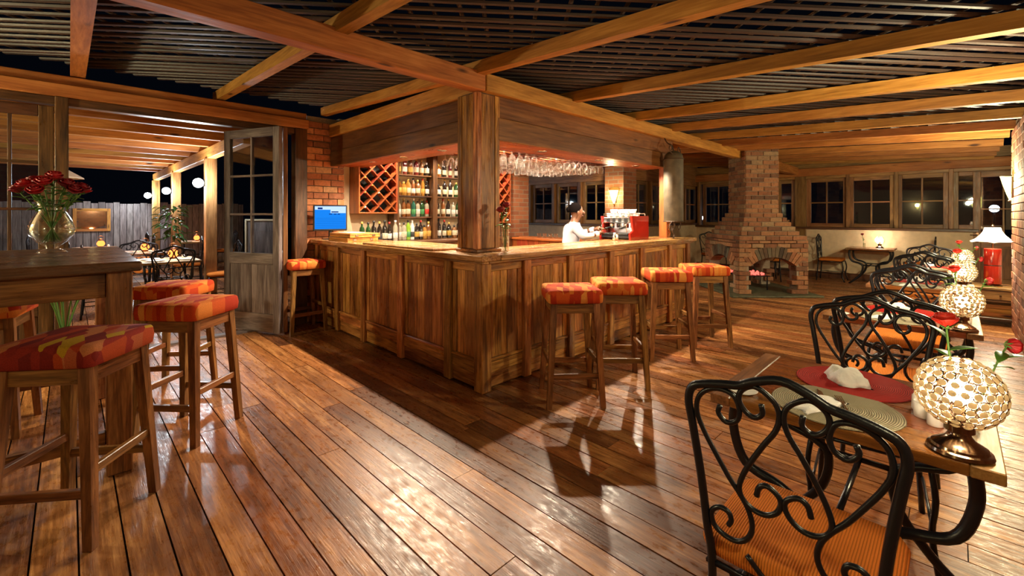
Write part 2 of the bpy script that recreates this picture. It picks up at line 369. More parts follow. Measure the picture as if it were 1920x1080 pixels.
M['bronze'] = plain('dark_bronze', (.20,.13,.08), .16, 1.0, bump=.06, bscale=20)
M['black'] = plain('black_plastic', (.012,.012,.013), .4)
M['white'] = plain('white_ceramic', (.80,.78,.72), .25, coat=.3)
M['napkin'] = plain('white_linen', (.82,.81,.78), .8, bump=.5, bscale=50)
M['redlac'] = plain('red_lacquer', (.42,.018,.010), .15, coat=.6)
M['redcer'] = plain('red_ceramic', (.40,.022,.012), .14, coat=.6)
M['lantern'] = plain('mottled_parchment', (.11,.085,.050), .6, bump=.3, bscale=9, var=.45)
M['glass'] = clear_glass('clear_glass', (.97,.98,.97), .55)
M['stemware'] = stem_glass('stemware')
M['pane'] = clear_glass('window_glass', (.80,.84,.86), .28)
M['water'] = clear_glass('vase_water', (.88,.93,.90), .35)
M['seat'] = leaf_fabric('stool_fabric', [(.60,.065,.014),(.70,.19,.030),(.46,.038,.012),(.76,.29,.06),(.64,.10,.018),(.72,.22,.04),(.52,.05,.012)], 13)
M['seat_multi'] = leaf_fabric('stool_fabric_maroon', [(.22,.020,.016),(.45,.11,.045),(.30,.030,.02),(.52,.18,.07),(.18,.018,.018),(.50,.30,.02),(.26,.025,.02),(.46,.07,.02),(.20,.02,.018),(.40,.05,.02),(.30,.03,.02)], 13)
M['cord'] = corduroy('corduroy_rust', (.70,.20,.028), 'x', 140)
M['cord_far'] = plain('rust_cushion', (.66,.23,.07), .8, bump=.3, bscale=70)
M['mat_red'] = woven_mat('placemat_red', (.44,.012,.007)); M['mat_beige'] = woven_mat('placemat_beige', (.38,.33,.21))
M['petal'] = plain('rose_petal', (.55,.008,.014), .5, var=.3, bscale=40)
M['petal_dark'] = plain('rose_petal_dark', (.30,.004,.016), .5, var=.3, bscale=40)
M['petal_scarlet'] = plain('rose_petal_scarlet', (.75,.03,.012), .5, var=.2, bscale=40)
M['leaf'] = plain('leaf_green', (.075,.20,.022), .45, var=.4, bscale=30)
M['stem'] = plain('stem_green', (.10,.22,.035), .5)
M['foliage'] = plain('dark_foliage', (.04,.11,.02), .5, var=.5, bscale=20)
M['crystal'] = translucent('crystal_bead', (.62,.53,.38), .10, .25)
M['shade'] = translucent('lamp_shade_silk', (.95,.85,.66), .6, .6)
M['bulb'] = emit('bulb_glow', (1,.80,.50), 28); M['spotglow'] = emit('downlight_glow', (1,.80,.52), 45)
M['coolglow'] = emit('veranda_light_glow', (.86,.95,1), 14); M['sconceglow'] = emit('sconce_glass_glow', (1,.86,.20), 3.5)
M['ember'] = emit('ember_glow', (1,.14,.10), .5); M['lanternglow'] = emit('red_lantern_glow', (1,.16,.03), 1.3)
M['screen'] = emit('screen_blue', (.006,.13,.50), .5); M['screen_white'] = emit('screen_white', (.55,.75,1), .3); M['screen_dark'] = emit('screen_dark', (.005,.03,.2), .3)
M['skin'] = plain('skin_brown', (.115,.048,.024), .45, spec=.4); M['shirt'] = plain('white_shirt', (.50,.52,.60), .85, spec=.1, bump=.3, bscale=18)
M['hair'] = plain('black_hair', (.004,.003,.003), .95, spec=.0); M['trouser'] = plain('dark_trousers', (.02,.02,.025), .8)
M['eye'] = plain('eye_white', (.7,.68,.62), .3); M['lips'] = plain('lips', (.13,.045,.035), .5)
M['ground'] = plain('night_ground', (.02,.02,.014), .95, bump=.4, bscale=6)

# ================================================================== FLOOR
WL, FARX, WR = 6.2, 12.4, -.52            # left wall plane (y), far wall plane (x), right wall plane (y)
floor = struct('floor')
MB().box(-2.6, FARX+.1, -2.7, WL+.1, -.06, -.012).build('sub_floor', M['gap'], floor)
MB().box(-3, 4.5, WL+.1, 16.2, -.06, -.012).build('sub_floor', M['gap'], floor)
MB().box(6.5, FARX+.1, WL+.1, 9.2, -.06, -.012).build('sub_floor', M['gap'], floor)
pk = []
PWID = .146
x = -2.6
while x < FARX:
    segs = [(-2.7, WL+.1)]
    if x < 4.3: segs = [(-2.7, 16)]
    if x > 6.55: segs = [(-2.7, 9)]
    for a, b in segs:
        y = a-R.random()*2.5
        while y < b:
            ln = R.uniform(1.7, 3.9); y0 = max(a, y); y1 = min(b, y+ln); y += ln
            if y1-y0 > .08: pk.append((x, min(x+PWID, FARX), y0, y1))
    x += PWID
def seen_size(p):
    cx = (p[0]+p[1])/2; cy = (p[2]+p[3])/2; best = 0
    for yy in (p[2], (p[2]+cy)/2, cy, (p[3]+cy)/2, p[3]):
        d = S2*(cx+yy); u = S2*(cx-yy)
        if d > .5 and abs(u/d) < 1.2: best = max(best, (p[3]-p[2])*PWID/(d*d*d))
    return best
pk.sort(key=lambda p: -seen_size(p))
unit = MB().box(-.5, .5, -.5, .5, -1, 0).mesh('plank', M['floor'])
for p in pk[:290]:
    inst('plank', unit, floor, ((p[0]+p[1])/2, (p[2]+p[3])/2, R.uniform(-.0012, .0008)), sc=(p[1]-p[0]-.007, p[3]-p[2]-.004, .012))
rest = MB()
for p in pk[290:]: rest.box(p[0]+.0025, p[1]-.0025, p[2]+.002, p[3]-.002, -.012, 0)
o = rest.build('far_planks', M['floor'], floor); o['kind'] = 'stuff'
g = struct('ground'); MB().box(-40, 60, -40, 60, -.3, -.2).build('soil', M['ground'], g)

# ================================================================== CEILING: beams, rafters, poles
ceil = struct('ceiling')
def zr(y): return 2.50+.05*(y+.3)
BY = 2.88                                             # the main beam line over the bar front
MB().box(-2.3, 2.56, BY, BY+.13, 2.53, 2.69, .006).build('beam', M['pine_x'], ceil)
MB().box(2.565, 9.05, BY-.006, BY+.13, 2.53, 2.685, .006).build('beam', M['pine_x'], ceil)
MB().box(9.75, FARX-.1, BY-.25, BY-.11, 2.40, 2.58, .006).build('beam', M['pine_x'], ceil)
MB().box(2.55, 2.68, BY+.13, WL-.06, 2.53, 2.70, .006).build('beam', M['pine_y'], ceil)
MB().box(-2.4, 2.27, WL-.09, WL+.05, 2.60, 2.72, .006).build('beam', M['pine_x'], ceil)
MB().box(-2.4, 2.25, WL-.05, WL+.09, 2.725, 2.81, .006).build('beam', M['pine_x'], ceil)
def rafter(x, y0, y1, wd=.085, ht=.105):
    MB().beam((x, y0, zr(y0)+ht/2), (x, y1, zr(y1)+ht/2), wd, ht).build('rafter', M['pine_y'], ceil)
for x in (-2.2, -1.1, .06, 1.28): rafter(x, WR+.0, WL+.2, .11 if x < 1 else .085)
for x in (2.50, 3.83, 5.15, 6.18): rafter(x, WR, WL)
for x in (7.2, 8.1, 8.88, 9.95, 10.75, 11.5, 12.15): rafter(x, WR, 8.2)
MB().box(FARX-.14, FARX-.02, -2, 5.1, 2.36, 2.54, .006).build('beam', M['pine_y'], ceil)
# long poles laid side by side over the rafters, running across them at an angle
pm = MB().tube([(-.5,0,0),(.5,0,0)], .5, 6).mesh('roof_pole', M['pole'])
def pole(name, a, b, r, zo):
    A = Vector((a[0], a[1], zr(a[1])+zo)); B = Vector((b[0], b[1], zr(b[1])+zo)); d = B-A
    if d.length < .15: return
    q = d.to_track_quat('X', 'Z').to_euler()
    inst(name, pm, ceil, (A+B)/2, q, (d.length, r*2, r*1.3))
def clip(px, py, dx, dy, x0, x1, y0, y1):
    t0, t1 = -99, 99
    for p, d, lo, hi in ((px,dx,x0,x1),(py,dy,y0,y1)):
        if abs(d) < 1e-6:
            if p < lo or p > hi: return None
        else:
            a, b = (lo-p)/d, (hi-p)/d
            if a > b: a, b = b, a
            t0 = max(t0, a); t1 = min(t1, b)
    return (t0, t1) if t1 > t0+.1 else None
d = -.8
while d < 13.2:
    dd = d+R.uniform(-.012, .012); an = -PI/4+.02+R.uniform(-.006,.006); px, py = dd*S2, dd*S2; dx, dy = math.cos(an), math.sin(an)
    ymax = 6.2
    iv = clip(px, py, dx, dy, -2.3, FARX-.05, WR, WL)
    if iv:
        t0, t1 = iv
        if px+t0*dx > 6.6:                              # carries on over the back room
            iv2 = clip(px, py, dx, dy, 6.6, FARX-.05, WR, 8.2); t0 = iv2[0]
        pole('roof_pole', (px+t0*dx, py+t0*dy), (px+t1*dx, py+t1*dy), R.uniform(.020,.026), .127)
    d += .125
l = -9.0
while l < 8.6:
    ll = l+R.uniform(-.02,.02); px, py = ll*S2, -ll*S2; an = PI/4+R.uniform(-.01,.01); dx, dy = math.cos(an), math.sin(an)
    iv = clip(px, py, dx, dy, -2.3, FARX-.05, WR, WL)
    if iv: pole('roof_batten', (px+iv[0]*dx, py+iv[0]*dy), (px+iv[1]*dx, py+iv[1]*dy), .016, .165)
    l += .17

# ================================================================== WALLS, WINDOWS, DOORS
NW = [0]
def window(p0, p1, z0, z1, nx=2, nz=2, th=.07, fw=.085, mw=.028, wood_k='frame', name='window'):
    """glazed casement between two plan points: stiles, rails, muntins and panes"""
    NW[0] += 1
    a = Vector((p0[0],p0[1],0)); b = Vector((p1[0],p1[1],0)); W = (b-a).length; an = math.atan2(b.y-a.y, b.x-a.x)
    o = struct('%s_%d' % (name, NW[0]), (p0[0], p0[1], 0), an)
    H = M[wood_k+'_x']; V = M[wood_k+'_z']
    for xx in (0, W-fw): MB().box(xx, xx+fw, -th/2, th/2, z0, z1, .005).build('stile', V, o)
    for zz, nm in ((z0,'rail'),(z1-fw,'rail')): MB().box(fw, W-fw, -th/2+.003, th/2-.003, zz, zz+fw, .005).build(nm, H, o)
    iw = W-2*fw; ih = z1-z0-2*fw
    for i in range(1, nx): MB().box(fw+iw*i/nx-mw/2, fw+iw*i/nx+mw/2, -th/3, th/3, z0+fw, z1-fw, .004).build('muntin', V, o)
    for j in range(1, nz): MB().box(fw, W-fw, -th/3-.002, th/3+.002, z0+fw+ih*j/nz-mw/2, z0+fw+ih*j/nz+mw/2, .004).build('muntin', H, o)
    for i in range(nx):
        for j in range(nz):
            MB().box(fw+iw*i/nx, fw+iw*(i+1)/nx, -.003, .003, z0+fw+ih*j/nz, z0+fw+ih*(j+1)/nz).build('pane', M['pane'], o)
    return o, W
# --- far wall with its row of casements
wf = struct('wall_far')
SILL, WTOP = 1.17, 2.30
MB().box(FARX, FARX+.2, -.35, 5.2, 0, SILL-.05).build('plaster_panel', M['plaster'], wf)
MB().box(FARX-.10, FARX+.22, -.33, 5.2, SILL-.05, SILL, .005).build('sill', M['dark_y'], wf)
MB().box(FARX-.03, FARX+.2, -1.5, 5.2, WTOP, 2.75).build('lintel', M['frame_y'], wf)
MB().box(FARX-.02, FARX, -.35, 5.15, 0, .14, .003).build('skirting', M['dark_y'], wf)
ys = [2.50, 1.69, .87, .03]
for y in ys: window((FARX+.08, y-.79), (FARX+.08, y), SILL, WTOP)
for y in (3.12,): window((FARX+.08, 2.73), (FARX+.08, y), SILL, WTOP, 1, 2)
for y in (4.05, 4.95): window((FARX+.08, y-.83), (FARX+.08, y), SILL, WTOP, name='window')
for y in (2.62, 1.70, .875, .05, 3.16, 5.03): MB().box(FARX-.04, FARX+.14, y-.035-(.09 if y == 2.62 else 0), y+.035+(.07 if y == 2.62 else 0), 0 if y == 2.62 else SILL, 2.46, .006).build('post', M['frame_z'], wf)
# door beside the row of windows
def glazed_door(name, p0, p1, ztop, zlock, nx, nz, k, boards=4, th=.05, fw=.105, handle=None):
    a = Vector((p0[0],p0[1],0)); b = Vector((p1[0],p1[1],0)); W = (b-a).length; an = math.atan2(b.y-a.y, b.x-a.x)
    o = struct(name, (p0[0],p0[1],0), an); H = M[k+'_x']; V = M[k+'_z']; z0 = .02
    for xx in (0, W-fw): MB().box(xx, xx+fw, -th/2, th/2, z0, ztop, .005).build('stile', V, o)
    for za, zb in ((z0, z0+.22), (zlock-.14, zlock), (ztop-fw, ztop)): MB().box(fw, W-fw, -th/2+.002, th/2-.002, za, zb, .005).build('rail', H, o)
    iw = W-2*fw; zg0 = zlock; zg1 = ztop-fw; mw = .026
    for i in range(1, nx): MB().box(fw+iw*i/nx-mw/2, fw+iw*i/nx+mw/2, -th/2.6, th/2.6, zg0, zg1, .004).build('muntin', V, o)
    for j in range(1, nz): MB().box(fw, W-fw, -th/2.6-.002, th/2.6+.002, zg0+(zg1-zg0)*j/nz-mw/2, zg0+(zg1-zg0)*j/nz+mw/2, .004).build('muntin', H, o)
    for i in range(nx):
        for j in range(nz):
            MB().box(fw+iw*i/nx, fw+iw*(i+1)/nx, -.003, .003, zg0+(zg1-zg0)*j/nz, zg0+(zg1-zg0)*(j+1)/nz).build('pane', M['pane'], o)
    for i in range(boards):
        MB().box(fw+iw*i/boards+.001, fw+iw*(i+1)/boards-.001, -th/4, th/4, z0+.22, zlock-.14, .004).build('panel_board', V, o)
    if handle:
        h = MB(); h.box(handle-.02, handle+.02, -th/2-.012, -th/2, .92, 1.16, .004); h.tube([(handle,-th/2-.01,1.06),(handle,-th/2-.05,1.06),(handle-.10,-th/2-.05,1.06)], .009, 6)
        h.build('handle', M['bronze'], o)
    return o
glazed_door('door_1', (FARX+.02, -.25), (FARX+.02, -1.05), 2.28, .95, 2, 2, 'frame', 3, handle=.06)
# --- the wall round the back room: a return with windows, then a row facing the bar
CX, CY = 8.45, 5.1
wb = struct('wall_back')
MB().box(CX, CX+.2, CY, 9, 0, 1.2).build('plaster_panel', M['plaster'], wb)
MB().box(CX-.08, CX+.22, CY+.3, 9, 1.2, 1.25, .005).build('sill', M['dark_y'], wb)
MB().box(CX-.02, CX+.2, CY, 9, 2.22, 2.9).build('lintel', M['frame_y'], wb)
y = CY+.34
while y < 8.6:
    window((CX+.08, y), (CX+.08, y+.72), 1.25, 2.22); MB().box(CX-.03, CX+.14, y+.725, y+.785, 1.25, 2.22, .005).build('post', M['frame_z'], wb); y += .79
MB().box(CX+.2, FARX, CY, CY+.2, 0, 1.18).build('plaster_panel', M['plaster'], wb)
MB().box(CX+.2, FARX, CY-.08, CY+.2, 1.18, 1.23, .005).build('sill', M['dark_x'], wb)
MB().box(CX+.2, FARX, CY-.02, CY+.2, 2.24, 2.8).build('lintel', M['frame_x'], wb)
x = CX+.42
while x < FARX-.6:
    window((x, CY+.08), (x+.86, CY+.08), 1.23, 2.24); MB().box(x+.865, x+.93, CY-.03, CY+.14, 1.23, 2.24, .005).build('post', M['frame_z'], wb); x += .935
MB().box(CX-.12, CX+.42, CY-.12, CY+.34, 0, 2.85).build('pier', M['brickwall'], wb)
# --- brickwork builder: courses of separate bricks, proud of a mortar core
def brick_face(parent, o, ux, length, z0, z1, ch, bl, mat, depth=.05, name='brick', skip=None, stuff=None, joint=.010, nrm=None):
    """courses on a plane from origin O along unit vector UX, outward normal NRM"""
    ux = Vector((ux[0],ux[1],0)).normalized(); nr = Vector((nrm[0],nrm[1],0)).normalized(); an = math.atan2(ux.y, ux.x)
    k = 0; z = z0
    while z < z1-.02:
        zt = min(z+ch, z1); s = -(bl/2 if k % 2 else 0)
        while s < length-.005:
            e = s+bl*R.uniform(.92,1.08); a = max(0, s); b = min(length, e)
            if length-b < .05: b = length
            if b-a > .03 and not (skip and skip((a+b)/2, (z+zt)/2)):
                c = Vector((o[0],o[1],0))+ux*((a+b)/2)+nr*(R.uniform(.0,.006)-depth/2+.008)
                if stuff is not None:
                    t = MB().box(-.5,.5,-.5,.5,-.5,.5); t.xf(Matrix.Translation((c.x,c.y,(z+zt)/2)) @ Matrix.Rotation(an,4,'Z') @ Matrix.Diagonal((b-a-joint, depth, zt-z-joint, 1)))
                    stuff.add(t.v, t.f)
                else:
                    me = BRK[mat] if mat in BRK else BRK.setdefault(mat, MB().box(-.5,.5,-.5,.5,-.5,.5,.045).mesh('brick', M[mat]))
                    inst(name, me, parent, (c.x,c.y,(z+zt)/2), (0,R.uniform(-.008,.008),an), (b-a-joint, depth, zt-z-joint))
            if b >= length: break
            s = e
        z += ch; k += 1
BRK = {}
# --- right-hand brick wall
wr = struct('wall_right')
MB().box(6.3, 8.42, WR-.34, WR-.02, 0, 2.62).build('mortar', M['mortar'], wr)
MB().box(-2.5, 6.3, WR-.34, WR, 0, 2.62).build('masonry', M['brickwall'], wr)
brick_face(wr, (8.44, WR), (-1,0), 2.14, 0, 2.50, .093, .26, 'brick', nrm=(0,1))
st = MB(); brick_face(wr, (8.43, WR-.36), (0,1), .33, 0, 2.50, .093, .18, 'brick', nrm=(1,0), stuff=st); o = st.build('end_bricks', M['brick'], wr); o['kind'] = 'stuff'
MB().box(8.42, FARX, -1.3, -1.1, 0, 2.7).build('plaster_panel', M['plaster'], wr)
# --- wall behind and beside the camera (the room goes on there)
wn = struct('wall_near'); MB().box(-2.6, -2.45, -2.7, WL, 0, 2.8).build('plaster_panel', M['plaster'], wn)
# --- left wall: brick pier beside the bar, jambs of the folding doors, glazed side panel
wl = struct('wall_left')
MB().box(2.28, 2.78, WL+.02, WL+.34, 0, 2.80).build('mortar', M['mortar'], wl)
brick_face(wl, (2.26, WL), (1,0), .53, 0, 2.74, .088, .22, 'brick_orange', nrm=(0,-1))
brick_face(wl, (2.26, WL+.34), (0,-1), .33, 0, 2.74, .088, .22, 'brick_orange', nrm=(-1,0))
MB().box(2.78, 6.62, WL+.14, WL+.34, 0, 2.85).build('masonry', M['plaster'], wl)
MB().box(6.02, 6.62, WL-.06, WL+.33, 0, 2.62).build('pier', M['brickwall'], wl)
for x0, x1, k in ((2.10, 2.255, 'dark_z'), (-.10, -.005, 'dark_z')): MB().box(x0, x1, WL-.07, WL+.08, 0, 2.60, .006).build('jamb', M[k], wl)
MB().box(-2.4, 2.1, WL-.045, WL+.075, 2.52, 2.598, .005).build('head_rail', M['dark_x'], wl)
MB().box(-.005, 2.1, WL-.05, WL+.08, -.005, .022, .004).build('threshold', M['grey_x'], wl)
glazed_door('door_2', (-.68, WL+.0), (-.105, WL+.0), 2.50, .62, 2, 4, 'dark', 3)
glazed_door('door_3', (-1.28, WL+.0), (-.69, WL+.0), 2.50, .62, 2, 4, 'dark', 3)
# folded-back leaves of the doors
glazed_door('door_4', (1.42, 6.62), (1.80, 5.74), 2.52, .98, 2, 3, 'grey', 4)
glazed_door('door_5', (1.86, 5.76), (2.07, 6.50), 2.52, .98, 2, 3, 'frame', 4)

# ================================================================== FIREPLACE
fp = thing('fireplace', 'brown brick fireplace with arched openings and stepped chimney', 'fireplace', (9.4, 2.78, 0), -PI/4)
HW, HD, CH = .62, .68, .0825
MB().box(-HW-.22, HW+.15, -HD-.22, HD+.2, 0, .035, .01).build('hearth_slab', M['stone'], fp)
core = MB()
for sx in (-1,1):
    for sy in (-1,1): core.box(sx*.43, sx*(HW-.015), sy*.46, sy*(HD-.015), .03, .99)
core.box(-HW+.1, HW-.1, -HD+.1, HD-.1, .74, .99)
core.build('masonry_core', M['mortar'], fp)
def arch(a, rise, spring):
    r = (a*a+rise*rise)/(2*rise); return r, spring+rise-r, math.asin(min(1,a/r))
def arch_face(org, ux, nrm, half, a, stuff=None):
    r, zc, th = arch(a, .15, .54); ro = r+.20
    def skip(s, z):
        X = s-half; rad = math.hypot(X, z-zc)
        if abs(X) < a+.03 and z < .56: return True
        return rad < ro-.01 and z > zc and abs(math.atan2(X, z-zc)) < th+.05
    brick_face(fp, org, ux, 2*half, .03, .99, CH, .235, 'brick_brown', .16, skip=skip, nrm=nrm, stuff=stuff)
    n = 15; ux_ = Vector((ux[0],ux[1],0)); nr = Vector((nrm[0],nrm[1],0))
    for i in range(n):
        t0 = -th-.03+(2*th+.06)*i/n+.006; t1 = -th-.03+(2*th+.06)*(i+1)/n-.006
        q = []
        for rr, t in ((r,t0),(ro,t0),(ro,t1),(r,t1)): q.append((half+rr*math.sin(t), zc+rr*math.cos(t)))
        vs = []
        for dep in (.012, -.20):
            for s_, z_ in q:
                p = Vector((org[0],org[1],0))+ux_*s_+nr*dep; vs.append((p.x,p.y,z_))
        m = MB().add(vs, [(0,1,2,3),(7,6,5,4),(0,4,5,1),(1,5,6,2),(2,6,7,3),(3,7,4,0)])
        if stuff is not None: stuff.add(m.v, m.f)
        else: m.build('arch_brick', M['soot'] if 2 < i < n-3 else M['brick_brown'], fp)
st = MB()
arch_face((-HW,-HD), (1,0), (0,-1), HW, .40)
arch_face((-HW,HD), (0,-1), (-1,0), HD, .42)
arch_face((HW,HD), (-1,0), (0,1), HW, .40, st)
arch_face((HW,-HD), (0,1), (1,0), HD, .42, st)
nst = 7
for k in range(nst+15):
    z = .99+k*CH
    if z > 2.74: break
    f = min(1, (k+1)/nst) if k else .04
    hx = HW+(.31-HW)*f; hy = HD+(.32-HD)*f; zt = min(z+CH, 2.78)
    MB().box(-hx+.012, hx-.012, -hy+.012, hy-.012, z, zt).build('mortar_bed', M['mortar'], fp)
    for org, ux, nr, ln, s_ in (((-hx,-hy),(1,0),(0,-1),2*hx,None),((-hx,hy),(0,-1),(-1,0),2*hy,None),((hx,hy),(-1,0),(0,1),2*hx,st),((hx,-hy),(0,1),(1,0),2*hy,st)):
        off = .11 if k % 2 else .235
        s = off-.235
        uxv = Vector((ux[0],ux[1],0)); nv = Vector((nr[0],nr[1],0)); an = math.atan2(ux[1],ux[0])
        while s < ln-.004:
            e = s+.235*R.uniform(.94,1.06); a = max(0,s); b = min(ln,e)
            if ln-b < .06: b = ln
            c = Vector((org[0],org[1],0))+uxv*((a+b)/2)-nv*(.045-R.uniform(.0,.008))
            if s_ is None:
                me = BRK.setdefault('brick_brown', MB().box(-.5,.5,-.5,.5,-.5,.5,.045).mesh('brick', M['brick_brown']))
                inst('brick', me, fp, (c.x,c.y,(z+zt)/2), (0,0,an), (b-a-.010, .10, zt-z-.009))
            else:
                t = MB().box(-.5,.5,-.5,.5,-.5,.5).xf(Matrix.Translation((c.x,c.y,(z+zt)/2)) @ Matrix.Rotation(an,4,'Z') @ Matrix.Diagonal((b-a-.01,.10,zt-z-.009,1))); s_.add(t.v,t.f)
            if b >= ln: break
            s = e
o = st.build('rear_bricks', M['brick_brown'], fp); o['kind'] = 'stuff'
gr = MB(); gr.box(-.38,.16,-.30,.34,.29,.31)
for i in range(7): gr.tube([(-.36+i*.08,-.34,.31),(-.36+i*.08,.36,.31)], .008, 5)
for sx in (-.36,.12):
    for sy in (-.28,.32): gr.tube([(sx,sy,.03),(sx,sy,.30)], .012, 5)
gr.build('grate', M['iron'], fp)
em = MB()
for i in range(60): em.sphere((R.uniform(-.34,.12), R.uniform(-.28,.30), .325+R.uniform(0,.02)), R.uniform(.014,.03), 5, 4)
o = em.build('embers', M['ember'], fp); o['kind'] = 'stuff'
lamp_light('ember_light', (-.1,0,.42), .25, (1,.25,.06), .12, parent=fp)

# ================================================================== THE BAR
BX, BY0, BL, BR = 2.38, 2.72, 6.12, 6.31
bar = thing('bar_counter', 'panelled dark wooden bar counter wrapping round the corner post', 'bar counter', (BX, BY0, 0))
BH = 1.07
MB().box(.03, .5, .03, BL-BY0, .10, BH).build('carcass', M['dark_z'], bar)
MB().box(.5, BR-BX, .03, .5, .10, BH).build('carcass', M['dark_z'], bar)
MB().box(.06, .47, .06, BL-BY0-.02, 0, .10).build('kickboard', M['dark_y'], bar)
MB().box(.47, BR-BX-.03, .06, .47, 0, .10).build('kickboard', M['dark_x'], bar)
def run(axis, breaks, end):
    def bx(a, b, d0, d1, z0, z1, k, nm, c=.005):
        # a..b along the face, d0..d1 depth (negative = proud), z0..z1
        m = MB().box(a,b,d0,d1,z0,z1,c) if axis == 'x' else MB().box(d0,d1,a,b,z0,z1,c)
        return m.build(nm, M['bar_'+k], bar)
    for i in range(len(breaks)-1):
        a, b = breaks[i], breaks[i+1]
        bx(b-.045, b+.045, -.035, .03, .015, BH, 'z', 'pilaster')
        lo = a+(.045 if i else .055); hi = b-.045
        bx(lo, hi, -.004, .03, .98, BH, axis, 'rail'); bx(lo, hi, -.008, .03, .14, .235, axis, 'rail'); bx(lo, hi, -.022, .03, .235, .262, axis, 'moulding', .008); bx(lo, hi, .0, .03, .02, .14, axis, 'plinth_board')
        bx(lo, lo+.055, -.004, .03, .262, .98, 'z', 'stile'); bx(hi-.055, hi, -.004, .03, .262, .98, 'z', 'stile')
        x0, x1 = lo+.055, hi-.055; nb = max(2, round((x1-x0)/.15)); xs = [x0]
        for j in range(1, nb): xs.append(x0+(x1-x0)*(j+R.uniform(-.2,.2))/nb)
        xs.append(x1)
        for j in range(nb): bx(xs[j]+.0008, xs[j+1]-.0008, .006+R.uniform(0,.002), .03, .262, .98, 'z', 'panel_board', .003)
run('y', [0, .44, 1.23, 2.03, 2.72, BL-BY0-.045], BL-BY0)
run('x', [0, .51, 1.15, 1.88, 2.57, 3.32, BR-BX-.045], BR-BX)
MB().box(-.03, .075, -.03, .075, .0, BH, .006).build('corner_post', M['bar_z'], bar)
# worktop
top = thing('bar_worktop', 'long polished wooden worktop along both sides of the bar', 'worktop', (BX, BY0, BH))
for i in range(3):
    MB().box(-.075+i*.215, .135+i*.215+.002, (-.075+i*.215 if i else -.075), BL-BY0+.06, .004, .05, .004).build('top_board', M['bartop_y'], top)
for i in range(3):
    MB().box(.135+i*.215+.006 if i < 2 else .58, BR-BX+.12, -.075+i*.215, .135+i*.215, .004, .05, .004).build('top_board', M['bartop'], top)
MB().box(4.85-BX, 6.2-BX, .567, .80, .004, .05, .004).build('machine_shelf', M['bartop'], top)
MB().box(-.06, .02, -.06, BL-BY0, -.018, .003, .004).build('under_moulding', M['bar_y'], top)
MB().box(.02, BR-BX+.05, -.06, .02, -.018, .003, .004).build('under_moulding', M['bar_x'], top)
MB().box(-.055, .50, .62, 1.98, .0505, .07, .005).build('raised_board', M['bartop_y'], top)
WT = BH+.05
# corner post on the worktop
post = thing('bar_post', 'square panelled wooden post standing on the bar corner', 'post', (2.64, 3.07, WT))
MB().box(-.125,.125,-.125,.125,0,2.53-WT).build('core', M['dark_z'], post)
for sx, sy in ((-1,-1),(1,-1),(-1,1),(1,1)): MB().box(sx*.08, sx*.137, sy*.08, sy*.137, .03, 2.525-WT, .004).build('corner_strip', M['bar_z'], post)
for ax in (0,1):
    for sg in (-1,1):
        m = MB().box(-.078,.078, sg*.12, sg*.131, .035, 2.52-WT, .003) if ax == 0 else MB().box(sg*.12, sg*.131, -.078,.078,.035,2.52-WT,.003)
        m.build('face_board', M['bar_z'], post)
MB().box(-.15,.15,-.15,.15,0,.03,.006).build('base_block', M['bar_x'], post)
# canopy: header boards, soffit, inner ceiling
can = struct('trim_1')
HZ = 2.13
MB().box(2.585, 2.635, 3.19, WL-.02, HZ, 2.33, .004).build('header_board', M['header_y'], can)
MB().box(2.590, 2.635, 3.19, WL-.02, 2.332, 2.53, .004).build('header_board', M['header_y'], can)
MB().box(2.76, 6.28, 2.93, 2.98, HZ, 2.335, .004).build('header_board', M['header'], can)
MB().box(2.76, 6.28, 2.935, 2.98, 2.337, 2.53, .004).build('header_board', M['header'], can)
for i in range(3): MB().box(2.635+i*.13, 2.635+i*.13+.128, 2.98, WL-.04, HZ+.01, HZ+.03, .002).build('soffit_board', M['red_y'], can)
for i in range(3): MB().box(3.03, 6.28, 2.98+i*.13, 2.98+i*.13+.128, HZ+.012, HZ+.032, .002).build('soffit_board', M['red_x'], can)
MB().box(3.02, 3.04, 3.37, WL-.05, HZ+.01, 2.50).build('inner_upstand', M['red_y'], can)
MB().box(3.04, 6.28, 3.37, 3.39, HZ+.01, 2.50).build('inner_upstand', M['red_x'], can)
for i in range(12):
    MB().box(3.04+i*.27, 3.04+i*.27+.268, 3.39, WL-.02, 2.49, 2.51).build('ceiling_board', M['red_y'], can)
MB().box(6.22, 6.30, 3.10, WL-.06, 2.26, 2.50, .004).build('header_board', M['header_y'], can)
# carved red end post
ep = thing('carved_post', 'red carved wooden post at the far end of the bar', 'post', (6.20, 3.02, WT))
MB().box(-.06,.06,-.06,.06,0,HZ-WT+.4,.005).build('shaft', M['red_z'], ep)
for k in range(6):
    m = MB(); zc = .1+k*.155
    m.tube(spline([(-.03,-.066,zc-.06),(.025,-.068,zc-.03),(-.02,-.068,zc+.02),(.02,-.068,zc+.05)],5), .007, 5); m.build('carving', M['red_z'], ep)
# downlights in the soffit
def downlight(x, y, z, label, power, on=True):
    t = thing('downlight', label, 'downlight', (x, y, z), 0, 'downlights over the bar')
    m = MB().lathe([(.028,-.004),(.05,-.008),(.052,0),(.028,.0)], 16); m.build('ring', M['steel'], t, True)
    MB().lathe([(.0,-.003),(.026,-.003),(.02,.0)], 12).build('lens', M['spotglow'] if on else M['white'], t)
    if on: lamp_light('downlight_beam', (0,0,-.012), power, WARM, .022, 160, t, blend=.5)
DP = 58
for y, lb in ((3.85,'left soffit, nearest the post'),(4.62,'left soffit, second from the post')): downlight(2.80, y, HZ+.01, 'bright recessed downlight in the '+lb, DP)
downlight(2.80, 5.35, HZ+.01, 'recessed downlight in the left soffit near the brick pier', DP*.35)
for x, lb in ((3.62,'nearest the post'),(4.70,'in the middle'),(5.62,'nearest the carved post')): downlight(x, 3.16, HZ+.012, 'bright recessed downlight in the right soffit, '+lb, DP)
